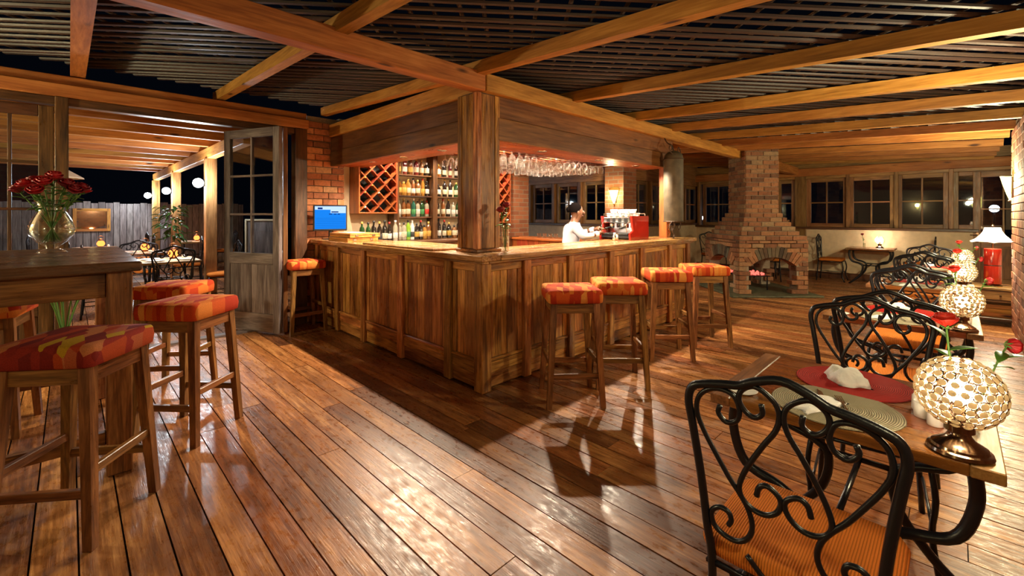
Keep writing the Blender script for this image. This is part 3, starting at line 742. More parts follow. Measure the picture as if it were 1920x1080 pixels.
for x, lb in ((3.35,'over the wine rack'),(4.35,'over the bottle shelves'),(5.5,'beside the far rack')): downlight(x, 5.72, 2.489, 'downlight in the bar ceiling '+lb, DP*.5)
downlight(3.85, 4.10, 2.489, 'added downlight in the bar ceiling above the near end of the glass rack', DP*.5)  # extra lamp, added to brighten the hanging glasses from above
downlight(5.0, 4.10, 2.489, 'added downlight in the bar ceiling above the far end of the glass rack', DP*.5)  # second added lamp, also there to light up the glasses
downlight(5.2, 4.95, 2.489, 'downlight in the bar ceiling behind the hanging glasses', DP*.35)

# ================================================================== BACK BAR: shelves, wine racks, bottles
SY = WL+.14                                              # face of the wall behind the shelves
bb = thing('back_bar', 'wooden back bar shelving on the wall behind the counter', 'shelving', (2.8, SY, 0))
def bbx(x0,x1,y0,y1,z0,z1,k,nm): return MB().box(x0-2.8,x1-2.8,y0-SY,y1-SY,z0,z1,.004).build(nm, M[k], bb)
bbx(2.82,6.0,SY-.50,SY-.02,.0,1.01,'dark_z','cupboard'); bbx(2.80,6.0,SY-.53,SY,1.01,1.05,'dark_x','ledge')
for xa in (3.60, 4.33, 5.10): bbx(xa-.045, xa+.045, SY-.20, SY, 1.05, 2.48, 'dark_z', 'upright')
ZS = (1.05, 1.42, 1.76, 2.10)
for (xa, xb) in ((3.645,4.285),(4.375,5.055)):
    for z in ZS[1:]: bbx(xa, xb, SY-.16, SY, z-.022, z, 'dark_x', 'shelf')
def wine_rack(label, x0, x1, z0, z1):
    t = thing('wine_rack', label, 'wine rack', (x0, SY-.31, z0))
    W = x1-x0; H = z1-z0; D = .30
    MB().box(0, W, D-.01, D, 0, H).build('back_panel', M['black'], t)
    for xx in (0, W-.02): MB().box(xx, xx+.02, 0, D, 0, H, .003).build('side', M['red_z'], t)
    for zz in (0, H-.02): MB().box(0.02, W-.02, 0, D, zz, zz+.02, .003).build('edge_rail', M['red_x'], t)
    st = .215; k = -int(H/st)-1
    def seg(c, sg):
        pts = []
        # line z = sg*x + c inside the rectangle
        xs = []
        for xx in (.02, W-.02):
            z = sg*xx+c
            if .0 <= z <= H: xs.append((xx, z))
        for z in (.0, H):
            xx = (z-c)/sg
            if .02 <= xx <= W-.02: xs.append((xx, z))
        xs.sort()
        return (xs[0], xs[-1]) if len(xs) >= 2 and abs(xs[0][0]-xs[-1][0]) > .04 else None
    c = -W
    while c < H:
        q = seg(c, 1)
        if q: MB().beam((q[0][0], .06, q[0][1]), (q[1][0], .06, q[1][1]), .016, .118, (0,1,0)).build('lattice_strip', M['red_x'], t)
        c += st
    c = 0
    while c < H+W:
        q = seg(c, -1)
        if q: MB().beam((q[0][0], .066, q[0][1]), (q[1][0], .066, q[1][1]), .016, .11, (0,1,0)).build('lattice_strip', M['red_x'], t)
        c += st
    return t, st
wine_rack('diamond lattice wine rack left of the bottle shelves', 2.93, 3.555, 1.47, 2.42)
wine_rack('diamond lattice wine rack right of the corner post, by the brick pier', 5.62, 6.0, 1.30, 2.42)
def bottle_mesh(kind):
    return {'wine':[(0,0),(.036,0),(.038,.01),(.038,.19),(.032,.215),(.015,.245),(.0135,.29),(.0155,.292),(.0155,.305),(0,.305)],
            'spirit':[(0,0),(.038,0),(.041,.01),(.041,.17),(.034,.20),(.015,.222),(.014,.262),(0,.262)],
            'tall':[(0,0),(.033,0),(.035,.01),(.035,.20),(.028,.225),(.0145,.255),(.0135,.300),(0,.300)],
            'squat':[(0,0),(.044,0),(.047,.012),(.047,.14),(.036,.17),(.016,.185),(.015,.215),(0,.215)]}[kind]
BCOL = {'green':(.010,.045,.012),'dark':(.012,.009,.007),'amber':(.14,.045,.008),'clear':(.30,.27,.20),'lime':(.18,.33,.02),'white':(.62,.60,.56),'gold':(.26,.12,.02),'teal':(.015,.09,.065),'red':(.12,.014,.010)}
for k, c in BCOL.items(): M['bt_'+k] = plain('bottle_'+k, c, .08, spec=.7, coat=.5)
for k, c in {'cream':(.55,.48,.34),'yellow':(.50,.29,.05),'white':(.62,.59,.54),'black':(.03,.03,.03),'red':(.5,.03,.02),'green':(.05,.25,.08)}.items(): M['lb_'+k] = plain('label_'+k, c, .6, var=.35, bscale=45)
for k, c in {'gold':(.55,.35,.08),'black':(.02,.02,.02),'red':(.45,.03,.02),'white':(.7,.68,.64)}.items(): M['cap_'+k] = plain('cap_'+k, c, .35)
BM = {}
def bottle(label, x, y, z, kind, col, lab, cap, group, lying=None, sc=1.0):
    t = thing('bottle' if lying is None else 'wine_bottle', label, 'bottle', (x, y, z), 0, group)
    if lying is not None: t.rotation_euler = (PI/2, 0, lying)
    prof = bottle_mesh(kind); h = prof[-1][1]
    kb = (kind,'b',col); kl = (kind,'l',lab); kc = (kind,'c',cap)
    if kb not in BM: BM[kb] = MB().lathe(prof, 12).mesh('glass_body', M['bt_'+col], True)
    if kl not in BM and lab:
        r = prof[2][0]+.001; BM[kl] = MB().lathe([(r,.045),(r+.0006,.046),(r+.0006,.125),(r,.126)], 12).mesh('paper_label', M['lb_'+lab], True)
    if kc not in BM: BM[kc] = MB().lathe([(.0,h-.03),(.0165,h-.03),(.0165,h+.004),(0,h+.005)], 10).mesh('cap', M['cap_'+cap], True)
    inst('glass_body', BM[kb], t, sc=(sc,)*3)
    if lab: inst('paper_label', BM[kl], t, sc=(sc,)*3)
    inst('cap', BM[kc], t, sc=(sc,)*3)
    return t
cn = {'green':'dark green','dark':'black glass','amber':'amber','clear':'clear','lime':'lime green','white':'white','gold':'golden','teal':'teal','red':'red'}
kn = {'wine':'wine','spirit':'spirit','tall':'tall','squat':'squat'}
def shelf_row(desc, x0, x1, z, items, y=SY-.085, sc=1.0):
    n = len(items)
    for i, (kind, col, lab, cap) in enumerate(items):
        xx = x0+(x1-x0)*(i+.5)/n
        bottle('%s %s bottle on %s, %s from the left' % (cn[col], kn[kind], desc, ORD[i]), xx, y+R.uniform(-.012,.012), z, kind, col, lab, cap, 'bottles on the back bar', sc=sc*R.uniform(.95,1.05))
shelf_row('the ledge under the wine rack', 2.94, 3.56, 1.05, [('wine','green','white','gold'),('wine','green','cream','black'),('wine','dark','cream','black'),('wine','dark','black','gold'),('wine','dark','cream','black'),('wine','dark','white','red'),('tall','clear','white','white')], SY-.30, 1.0)
shelf_row('the ledge of the first bottle bay', 3.66, 4.28, 1.05, [('spirit','clear','white','white'),('spirit','clear','cream','black'),('tall','lime','green','black'),('tall','white','black','white'),('spirit','dark','yellow','black'),('wine','dark','cream','red'),('squat','gold','yellow','black'),('spirit','amber','yellow','gold')], SY-.12, 1.05)
shelf_row('the lowest shelf of the first bay', 3.66, 4.28, ZS[1], [('spirit','clear','white','white'),('tall','amber','cream','gold'),('spirit','amber','cream','black'),('tall','teal','green','white'),('spirit','clear','white','black'),('wine','green','green','gold'),('spirit','clear','red','red')])
shelf_row('the middle shelf of the first bay', 3.66, 4.28, ZS[2], [('spirit','amber','yellow','black'),('squat','gold','yellow','gold'),('spirit','gold','cream','gold'),('tall','amber','white','black'),('spirit','amber','cream','gold'),('tall','gold','yellow','red'),('spirit','dark','white','black')])
shelf_row('the top shelf of the first bay', 3.66, 4.28, ZS[3], [('tall','amber','yellow','black'),('tall','red','white','black'),('tall','amber','yellow','gold'),('spirit','red','cream','gold'),('spirit','amber','cream','gold'),('squat','dark','cream','white')])
shelf_row('the ledge of the second bottle bay', 4.40, 5.05, 1.05, [('wine','dark','white','black'),('tall','dark','cream','red'),('spirit','dark','yellow','gold'),('squat','amber','cream','black'),('wine','dark','white','black'),('spirit','clear','white','white')], SY-.12, 1.05)
shelf_row('the lowest shelf of the second bay', 4.40, 5.05, ZS[1], [('wine','dark','cream','black'),('tall','amber','cream','red'),('wine','dark','white','gold'),('spirit','clear','white','white'),('wine','green','white','gold'),('wine','green','cream','black')])
shelf_row('the middle shelf of the second bay', 4.40, 5.05, ZS[2], [('squat','dark','white','black'),('wine','dark','cream','gold'),('tall','dark','white','black'),('spirit','green','cream','gold'),('spirit','amber','red','black')])
shelf_row('the top shelf of the second bay', 4.40, 5.05, ZS[3], [('squat','amber','cream','gold'),('wine','dark','cream','black'),('tall','red','cream','gold'),('wine','dark','white','red'),('spirit','amber','cream','gold')])
for r_ in range(9):
    for c_ in range(5):
        if (r_+c_) % 2: continue
        xx = 2.93+.3125+.1075*(c_-2); zz = 1.47+.1175+.1075*r_-.022
        if zz > 2.36 or R.random() < .15: continue
        bottle('wine bottle lying in the left rack, %s row up, %s from the left' % (ORD[r_], ORD[c_]), xx, SY-.02, zz, 'wine', 'dark' if R.random() < .6 else 'green', None, R.choice(['gold','red','white','black']), 'wine bottles in the lattice rack', 0, .93)
# inner counter along the far side of the bar
ic = thing('inner_counter', 'dark red inner counter at the far side behind the bar', 'counter', (5.85, 3.9, 0))
for i in range(8): MB().box(0, .03, i*.26+.002, i*.26+.258, .08, 1.0, .004).build('front_board', M['red_z'], ic)
MB().box(.03,.40,0,2.08,.08,1.0).build('carcass', M['dark_z'], ic); MB().box(-.04,.44,-.02,2.09,1.0,1.04,.005).build('counter_top', M['red_y'], ic); MB().box(.03,.38,.02,2.06,0,.08).build('kickboard', M['dark_y'], ic)
# glasses hanging from a rack over the bar
gk = thing('glass_rack', 'wooden overhead rack holding hanging glasses inside the bar', 'rack', (3.35, 3.62, 2.26))
NX_, NY_ = 17, 8
for j in range(NY_+1): MB().box(0, 2.25, j*.135-.032, j*.135+.032, 0, .018, .003).build('rail', M['red_x'], gk)
for i in range(4): MB().box(.1+i*.68, .13+i*.68, 0, NY_*.135, .018, .23).build('hanger', M['red_z'], gk)
gprof = [(.034,.012),(.032,.012),(.006,.002),(.0045,-.07),(.006,-.082),(.026,-.098),(.037,-.125),(.036,-.155),(.031,-.178),(.029,-.178),(.034,-.154),(.035,-.126),(.025,-.101),(.0,-.09)]
gme = MB().lathe(gprof, 10).mesh('wine_glass', M['stemware'], True)
for i in range(NX_):
    for j in range(NY_):
        s_ = R.uniform(1.05,1.25)
        o = inst('wine_glass', gme, None, (3.35+.07+i*.132+R.uniform(-.008,.008), 3.62+.0675+j*.135, 2.26+.0185-.0115*s_), (0,0,R.random()*6), (s_,s_,s_))
        tag(o, 'clear stemmed glass hanging upside down from the rack inside the bar', 'glass', 'stemmed glasses hanging over the bar')

# ================================================================== STOOLS
def rrect(w, d, r, n=5):
    pts = []
    for cx, cy, a0 in ((w-r, d-r, 0), (-w+r, d-r, PI/2), (-w+r, -d+r, PI), (w-r, -d+r, 1.5*PI)):
        for k in range(n+1):
            a = a0+PI/2*k/n; pts.append((cx+r*math.cos(a), cy+r*math.sin(a)))
    return pts
def cushion(w, d, z0, z1, r=.035, dome=.02, puff=.008, edge=.022):
    """padded block: rounded rectangle loops swept up its side and over a domed top"""
    m = MB(); loops = [(.012, z0), (0, z0+.008), (-puff, (z0+z1)/2), (0, z1-edge), (edge*.35, z1-edge*.35), (edge, z1)]
    for f in (.35, .6, .82): loops.append((edge+(min(w,d)-edge)*f, z1+dome*(1-(1-f)**2)))
    vs = []; n = 0
    for ins, z in loops:
        q = rrect(max(.01,w-ins), max(.01,d-ins), max(.006, min(r, min(w,d)-ins-.004))); n = len(q); vs += [(a,b,z) for a,b in q]
    fs = []
    for i in range(len(loops)-1):
        for k in range(n): k2 = (k+1) % n; fs.append((i*n+k, i*n+k2, (i+1)*n+k2, (i+1)*n+k))
    fs.append(tuple(range(n))[::-1]); fs.append(tuple((len(loops)-1)*n+k for k in range(n)))
    return m.add(vs, fs)
def make_stool(label, loc, rz, seat='seat'):
    t = thing('bar_stool', label, 'stool', loc, rz, 'square wooden bar stools')
    tp, bt, h = .160, .205, .780
    def at(z): return bt+(tp-bt)*z/h
    for sx in (-1,1):
        for sy in (-1,1):
            m = MB(); vs = []
            for z, hw in ((0,.019),(h,.024)):
                for a, b in ((-1,-1),(1,-1),(1,1),(-1,1)): vs.append((sx*at(z)+a*hw, sy*at(z)+b*hw, z))
            m.add(vs, [(3,2,1,0),(4,5,6,7),(0,1,5,4),(1,2,6,5),(2,3,7,6),(3,0,4,7)]).build('leg', M['stool_z'], t)
    for sg in (-1,1):
        a = at(.72)-.015
        MB().box(-a, a, sg*at(.72)-.014, sg*at(.72)+.014, .705, .777, .003).build('seat_rail', M['stool_x'], t)
        MB().box(sg*at(.72)-.014, sg*at(.72)+.014, -a, a, .705, .777, .003).build('seat_rail', M['stool_y'], t)
        z = .235; a = at(z)-.012; MB().box(-a, a, sg*at(z)-.013, sg*at(z)+.013, z-.02, z+.02, .003).build('stretcher', M['stool_x'], t)
        z = .325; a = at(z)-.012; MB().box(sg*at(z)-.013, sg*at(z)+.013, -a, a, z-.02, z+.02, .003).build('stretcher', M['stool_y'], t)
    cushion(.208, .208, .781, .882, .03, .012, .004, .015).build('cushion', M[seat], t, True)
    return t
D45 = PI/4
s0 = make_stool('wooden stool with maroon and ochre leaf-pattern cushion, nearest the camera at left', (.03,2.94,0), math.radians(52)-PI/2, 'seat_multi')
def stool_at(label, x, y, deg, src=None): return copy_tree(src or sA, label, (x,y,0), math.radians(deg))
sA = make_stool('wooden stool with red-orange cushion, front one beside the tall dark table', (.57,3.64,0), math.radians(42)-PI/2)
stool_at('wooden stool with orange cushion partly hidden behind another at the tall dark table', .62, 4.60, -40)
stool_at('shadowed wooden stool tucked behind the tall dark table under the vase', -.40, 4.55, -12)
stool_at('wooden stool with half-lit orange cushion between the open door and the bar end', 2.08, 5.80, 0)
stool_at('wooden stool with salmon-orange cushion at the bar, nearest the camera', 2.82, 2.16, -41)
stool_at('wooden stool with orange cushion at the bar, second from the corner post', 3.40, 2.09, -46)
stool_at('wooden stool with orange cushion at the bar, third from the corner post', 4.38, 2.12, -47)
stool_at('wooden stool with orange cushion at the bar end in front of the fireplace', 5.10, 2.02, -42)

# ================================================================== TALL TABLE WITH ROSES
tt = thing('bar_table', 'tall heavy dark wooden table with thick worn top', 'table', (-.40, 4.08, 0))
TZ = 1.19
for i in range(5): MB().box(-.72, .69, -.84+i*.336, -.84+i*.336+.334, TZ-.055, TZ, .008).build('top_board', M['oldtop'], tt)
for sx in (-.62,.60):
    for sy in (-.72,.72): MB().box(sx-.055, sx+.055, sy-.055, sy+.055, 0, TZ-.055, .006).build('leg', M['stool_z'], tt)
for sg in (-1,1):
    MB().box(-.565, .545, sg*.72-.02, sg*.72+.02, TZ-.20, TZ-.055, .004).build('apron', M['stool_x'], tt)
    MB().box(-.01+sg*.61-.02, -.01+sg*.61+.02, -.665, .665, TZ-.20, TZ-.055, .004).build('apron', M['stool_y'], tt)
    MB().box(-.565, .545, sg*.72-.025, sg*.72+.025, .17, .24, .004).build('stretcher', M['stool_x'], tt)
def rose_mesh(r=.035, seed=0, mat='petal'):
    q = random.Random(seed); m = MB()
    for lay, (rr, h, n) in enumerate(((1.0,.85,5),(.80,1.0,4),(.56,1.08,3),(.32,1.1,3))):
        for p in range(n):
            a0 = 2*PI*p/n+lay*.7+q.uniform(-.15,.15); wdt = 2*PI/n*.70; vs = []; U, V = 6, 5
            for th in (0, .05):
                for v in range(V+1):
                    f = v/V
                    for u in range(U+1):
                        g = u/U*2-1; a = a0+g*wdt/1.0
                        prof = math.sin(min(1,f*1.15)*PI/2)**.8*rr*(1+.14*f*f*(1 if lay < 2 else 0))
                        top = h*(1-.16*g*g*f)*f
                        rad = r*(prof*(1-.05*lay)-th*(.5 if lay else 1))
                        vs.append((rad*math.cos(a), rad*math.sin(a), r*1.45*(top-.12*(1 if lay == 0 else 0)*f**5)))
            W = U+1; S = W*(V+1); fs = []
            for v in range(V):
                for u in range(U):
                    i = v*W+u; fs += [(i,i+1,i+1+W,i+W), (S+i+W,S+i+1+W,S+i+1,S+i)]
            for u in range(U): fs.append((V*W+u, V*W+u+1, S+V*W+u+1, S+V*W+u))
            for v in range(V): fs += [(v*W, (v+1)*W, S+(v+1)*W, S+v*W), (v*W+U, S+v*W+U, S+(v+1)*W+U, (v+1)*W+U)]
            m.add(vs, fs)
    m.sphere((0,0,.55*r), .28*r, 8, 6, (1,1,2.2))
    return m.mesh('bloom', M[mat], True)
def leaf_mesh(l=.07, wd=.032, mat='leaf', bend=.25):
    m = MB(); n = 7; vs = []
    for th in (.0, -.0015):
        for i in range(n+1):
            f = i/n; ww = wd*math.sin(PI*min(1,f*.94+.06)**.8)*.5; z = -bend*l*f*f
            vs += [(f*l, -ww, z+.22*ww+th), (f*l, 0, z+th), (f*l, ww, z+.22*ww+th)]
    S = 3*(n+1); fs = []
    for i in range(n):
        a = i*3
        for k in (0,1): fs += [(a+k,a+k+1,a+k+4,a+k+3), (S+a+k+3,S+a+k+4,S+a+k+1,S+a+k)]
        fs += [(a,a+3,S+a+3,S+a),(a+2,S+a+2,S+a+5,a+5)]
    m.add(vs, fs); return m.mesh('leaf', M[mat], True)
RM = {(k,c): rose_mesh(.036, k, c) for k in range(2) for c in ('petal','petal_dark','petal_scarlet')}
LM = leaf_mesh(); LMB = leaf_mesh(.22, .10, 'leaf', .5); LMS = leaf_mesh(.045, .022)
def rose(label, base, tip, bend, mat, sc=1.0, leaves=2, group=None, face=None, k=0, lsc=1.0):
    """one cut rose: stem from BASE to TIP (world), bloom at the tip, leaves on the stem"""
    base = Vector(base); tip = Vector(tip); t = thing('rose', label, 'rose', base, 0, group)
    v = tip-base; mid = v*.55+Vector(bend); P = spline([(0,0,0), mid, v], 7)
    MB().tube(P, .0030*sc+.0008, 6).build('stem', M['stem'], t, True)
    d = Vector(face) if face else (P[-1]-P[-3]).normalized()
    q = d.to_track_quat('Z','Y').to_euler()
    inst('bloom', RM[k % 2, mat], t, v-d*.004, q, (sc,)*3)
    sp = MB()
    for i in range(5):
        a = 2*PI*i/5; e = Vector((math.cos(a)*.022*sc, math.sin(a)*.022*sc, .006)); sp.add([(0,0,-.004),(e.x*.6-e.y*.25, e.y*.6+e.x*.25, .004),(e.x*1.2,e.y*1.2,.016*sc),(e.x*.6+e.y*.25,e.y*.6-e.x*.25,.004),(e.x*.5,e.y*.5,-.002)], [(0,1,2,3),(0,3,4),(0,4,1),(1,4,2),(2,4,3)])
    o = sp.build('sepals', M['stem'], t); o.location = v-d*.006; o.rotation_euler = q
    for i in range(leaves):
        f = P[int(len(P)*(.5+.4*i/max(1,leaves)))]; a = R.uniform(0,6.28)
        inst('leaf', LMS if lsc < 1 else LM, t, f, (R.uniform(-.3,.3), R.uniform(-.7,.1), a), (lsc if lsc >= 1 else 1,)*3)
    return t
# vase
VX, VY = -.085, 4.40
vs_ = thing('glass_vase', 'large clear glass vase with flared neck on the tall table', 'vase', (VX, VY, TZ))
prof = [(0,.004),(.075,.004),(.078,0),(.07,.012),(.03,.03),(.035,.045),(.075,.075),(.112,.125),(.118,.165),(.10,.225),(.072,.28),(.070,.315),(.088,.36),(.086,.36),(.067,.317),(.069,.28),(.097,.225),(.114,.165),(.108,.126),(.07,.08),(0,.055)]
MB().lathe(prof, 32).build('bowl', M['glass'], vs_, True)
MB().lathe([(0,.058),(.066,.082),(.104,.128),(.110,.165),(0,.17)], 28).build('water', M['water'], vs_, True)
tips = [(-.10,-.02,.44,'petal'),(-.03,-.07,.46,'petal'),(.00,.05,.49,'petal'),(.06,-.05,.45,'petal_dark'),(.12,.00,.43,'petal_dark'),(-.07,.08,.47,'petal_dark'),(.05,.07,.46,'petal'),(-.13,.05,.41,'petal_dark'),(.13,.08,.42,'petal'),(-.06,-.12,.40,'petal'),(.09,-.11,.41,'petal_dark'),(.01,-.02,.50,'petal')]
nm_ = ['at the left edge','front left of centre','at the back of centre','right of centre','at the right edge','back left','back right','lowest on the left','lowest on the right','front left, low','front right, low','topmost in the centre']
cl_ = {'petal':'red','petal_dark':'crimson','petal_scarlet':'scarlet'}
for i, (a, b, c, mt) in enumerate(tips):
    rose('%s rose %s of the bouquet in the big vase' % (cl_[mt], nm_[i]), (VX-a*.35, VY-b*.35, TZ+.075), (VX+a*1.15, VY+b*1.15, TZ+c), (a*.05,b*.05,.03), mt, 1.15, 5, 'roses in the big vase', (a*2.4,b*2.4-.25,.75), i)

# ================================================================== WROUGHT-IRON CHAIR
F2 = [(-.185,.386),(-.199,.542),(-.214,.683),(-.235,.824),(-.246,.895),(-.234,.938),(-.198,.956),(-.146,.969),(-.104,.977),(-.063,.998),(0,1.017)]
C1 = [(-.155,.905),(-.160,.882),(-.138,.862),(-.111,.875),(-.103,.909),(-.116,.942),(-.146,.953),(-.183,.945),(-.214,.915),(-.222,.868),(-.203,.817),(-.168,.757),(-.135,.705),(-.105,.667),(-.083,.629),(-.075,.588),(-.086,.552),(-.114,.527),(-.150,.527),(-.179,.546),(-.184,.581),(-.163,.604),(-.138,.601),(-.130,.581),(-.138,.562)]
C2 = [(-.048,.94),(-.046,.914),(-.065,.899),(-.088,.909),(-.104,.938),(-.096,.966),(-.068,.984),(-.040,.975),(-.013,.95),(-.005,.917),(-.015,.878),(-.044,.830),(-.074,.775),(-.097,.725),(-.107,.683),(-.096,.654),(-.068,.638),(-.038,.640),(-.013,.660),(-.004,.688),(-.014,.708),(-.037,.720),(-.056,.709),(-.063,.682)]
YB = -.23
def back_y(z): return YB-.05*max(0, z-.45)
def make_chair(label, loc, rz, cord='cord', simple=False, group='wrought iron dining chairs'):
    t = thing('iron_chair', label, 'chair', loc, rz, group)
    k = 2 if simple else 4; n1 = 5 if simple else 8
    fr = [(-.205,YB-.03,0)]+[(a, back_y(z), z) for a, z in F2]; fr = fr+[(-p[0],p[1],p[2]) for p in fr[-2::-1]]
    MB().tube(spline(fr, k), .0125, n1).build('back_frame', M['iron'], t, True)
    for sg in (1,-1):
        MB().tube(spline([(sg*a, back_y(z), z) for a, z in C1], k), .0075, n1-1).build('scroll', M['iron'], t, True)
        MB().tube(spline([(sg*a, back_y(z), z) for a, z in C2], k), .0075, n1-1).build('scroll', M['iron'], t, True)
    if not simple: MB().tube(spline([(-.09,back_y(.50),.50),(-.05,back_y(.46),.462),(0,back_y(.44),.447),(.05,back_y(.46),.462),(.09,back_y(.50),.50)], 4), .0075, 7).build('scroll', M['iron'], t, True)
    for sg in (-1,1):
        MB().tube(spline([(sg*.20,.20,.435),(sg*.215,.225,.30),(sg*.205,.205,.15),(sg*.225,.245,0)], 3), .0115, n1).build('leg', M['iron'], t, True)
    MB().tube([(-.195,YB,.43),(-.20,.19,.43),(.20,.19,.43),(.195,YB,.43)], .010, n1-2, closed=True).build('seat_frame', M['iron'], t, True)
    if not simple: MB().tube([(-.205,YB-.01,.18),(-.207,.205,.18)], .007, 6).build('stretcher', M['iron'], t, True); MB().tube([(.205,YB-.01,.18),(.207,.205,.18)], .007, 6).build('stretcher', M['iron'], t, True)
    c = cushion(.225, .215, .441, .500, .06, .012, .006, .018).build('cushion', M[cord], t, True); c.location = (0,-.01,0)
    return t
chA = make_chair('black scrolled iron chair with rust corduroy cushion, nearest the camera', (1.57,.32,0), -PI/2)
chB = make_chair('black scrolled iron chair across the nearest table, facing the camera', (2.66,.29,0), PI/2+.10, 'cord')
T0 = 1.97
nth = {1:'second',2:'third',3:'fourth'}
for k in (1,2,3):
    copy_tree(chA, 'black scrolled iron chair on the near side of the %s table in the right row' % nth[k], (1.57+T0*k-.03*k, .30-.02*k, 0), -PI/2+R.uniform(-.05,.05))
    copy_tree(chB, 'black scrolled iron chair on the far side of the %s table in the right row' % nth[k], (2.70+T0*k, .27, 0), PI/2+R.uniform(-.05,.05))

# ================================================================== DINING TABLES IN A ROW
def make_table(label, loc, rz=0, group='dining tables in the right row', mat='tabletop', w=.715, d=.78, frame='iron'):
    t = thing('dining_table', label, 'table', loc, rz, group)
    n = 4; hw, hd = w/2, d/2
    for i in range(n): MB().box(-hw+w*i/n+.0008, -hw+w*(i+1)/n-.0008, -hd+.07, hd-.07, .715, .75, .003).build('top_board', M[mat], t)
    for sg in (-1,1): MB().box(-hw, hw, sg*(hd-.0695), sg*hd, .715, .75, .003).build('breadboard_end', M['frame_x'], t)
    for sx in (-.26,.26):
        for sg in (-1,1):
            MB().tube(spline([(sx,sg*.33,.714),(sx,sg*.335,.60),(sx,sg*.29,.48),(sx,sg*.17,.435),(sx,sg*.11,.38),(sx,sg*.13,.24),(sx,sg*.23,.10),(sx,sg*.34,.0)], 5), .018, 8).build('leg', M[frame], t, True)
        MB().tube([(sx,-.12,.40),(sx,.12,.40)], .012, 6).build('stretcher', M[frame], t, True)
        MB().tube([(sx,-.34,.705),(sx,.34,.705)], .011, 6).build('top_bar', M[frame], t, True)
    MB().tube([(-.26,0,.40),(.26,0,.40)], .012, 6).build('stretcher', M[frame], t, True)
    return t
TX, TY = 2.14, .29
tabs = [make_table('wooden dining table with iron legs, nearest the camera', (TX,TY,0))]
for k in (1,2,3): tabs.append(copy_tree(tabs[0], '%s wooden dining table in the right row behind the nearest' % nth[k], (TX+T0*k, TY-.02*k, 0)))
pm_red = MB().lathe([(0,0),(.195,0),(.198,.002),(.195,.004),(0,.0042)], 48).mesh('placemat', M['mat_red'], False)
pm_bei = MB().lathe([(0,0),(.195,0),(.198,.002),(.195,.004),(0,.0042)], 48).mesh('placemat', M['mat_beige'], False)
def fold_napkin(w=.075, d=.05, h=.035, seed=1):
    """crumpled folded cloth"""
    q = random.Random(seed); m = MB(); n = 10; vs = []
    for i in range(n+1):
        for j in range(n+1):
            u, v = i/n*2-1, j/n*2-1; e = max(0,1-max(abs(u),abs(v))**4)
            z = h*(.25+.75*abs(math.sin(u*3.1+v*1.3+seed))**.7)*e
            vs.append((u*w*(1+.08*math.sin(v*5)), v*d*(1+.10*math.cos(u*4)), z+q.uniform(0,.003)*e))
    fs = [(i*(n+1)+j, (i+1)*(n+1)+j, (i+1)*(n+1)+j+1, i*(n+1)+j+1) for i in range(n) for j in range(n)]
    b = len(vs); vs2 = [(x,y,0) for x,y,z in vs]; fs2 = [tuple(b+a for a in f[::-1]) for f in fs]
    ring = [i*(n+1) for i in range(n+1)]+[n*(n+1)+j for j in range(1,n+1)]+[(n-i)*(n+1)+n for i in range(1,n+1)]+[n-j for j in range(1,n)]
    for a in range(len(ring)): c = ring[(a+1) % len(ring)]; fs2.append((ring[a], c, c+b, ring[a]+b))
    return m.add(vs+vs2, fs+fs2)
nap1 = fold_napkin(.085,.062,.055,2).mesh('napkin', M['napkin'], True); nap2 = fold_napkin(.11,.05,.014,5).mesh('napkin', M['napkin'], True)
def fork_mesh():
    m = MB(); m.beam((0,-.10,.003),(0,.03,.004),.007,.003)
    m.beam((0,.03,.004),(0,.05,.004),.022,.0025)
    for i in range(4): m.beam((-.0095+i*.0063,.05,.004),(-.0095+i*.0063,.095,.007),.0035,.0025)
    return m.mesh('fork', M['steel'])
def knife_mesh():
    m = MB(); m.box(-.006,.006,-.10,-.01,0,.006,.002); m.add([(-.009,-.01,.001),(.008,-.01,.001),(.008,.08,.001),(-.004,.105,.001),(-.009,.06,.001)]+[(-.009,-.01,.003),(.008,-.01,.003),(.008,.08,.003),(-.004,.105,.003),(-.009,.06,.003)], [(4,3,2,1,0),(5,6,7,8,9)]+[(i,(i+1)%5,(i+1)%5+5,i+5) for i in range(5)])
    return m.mesh('knife', M['steel'])
FKM, KNM = fork_mesh(), knife_mesh()
potm = MB().lathe([(0,0),(.026,0),(.028,.003),(.030,.05),(.026,.052),(.024,.045),(0,.04)], 20).mesh('pot', M['white'], True)
shk = MB().lathe([(0,0),(.020,0),(.022,.004),(.020,.05),(.012,.062),(0,.066)], 16).mesh('shaker', M['white'], True)
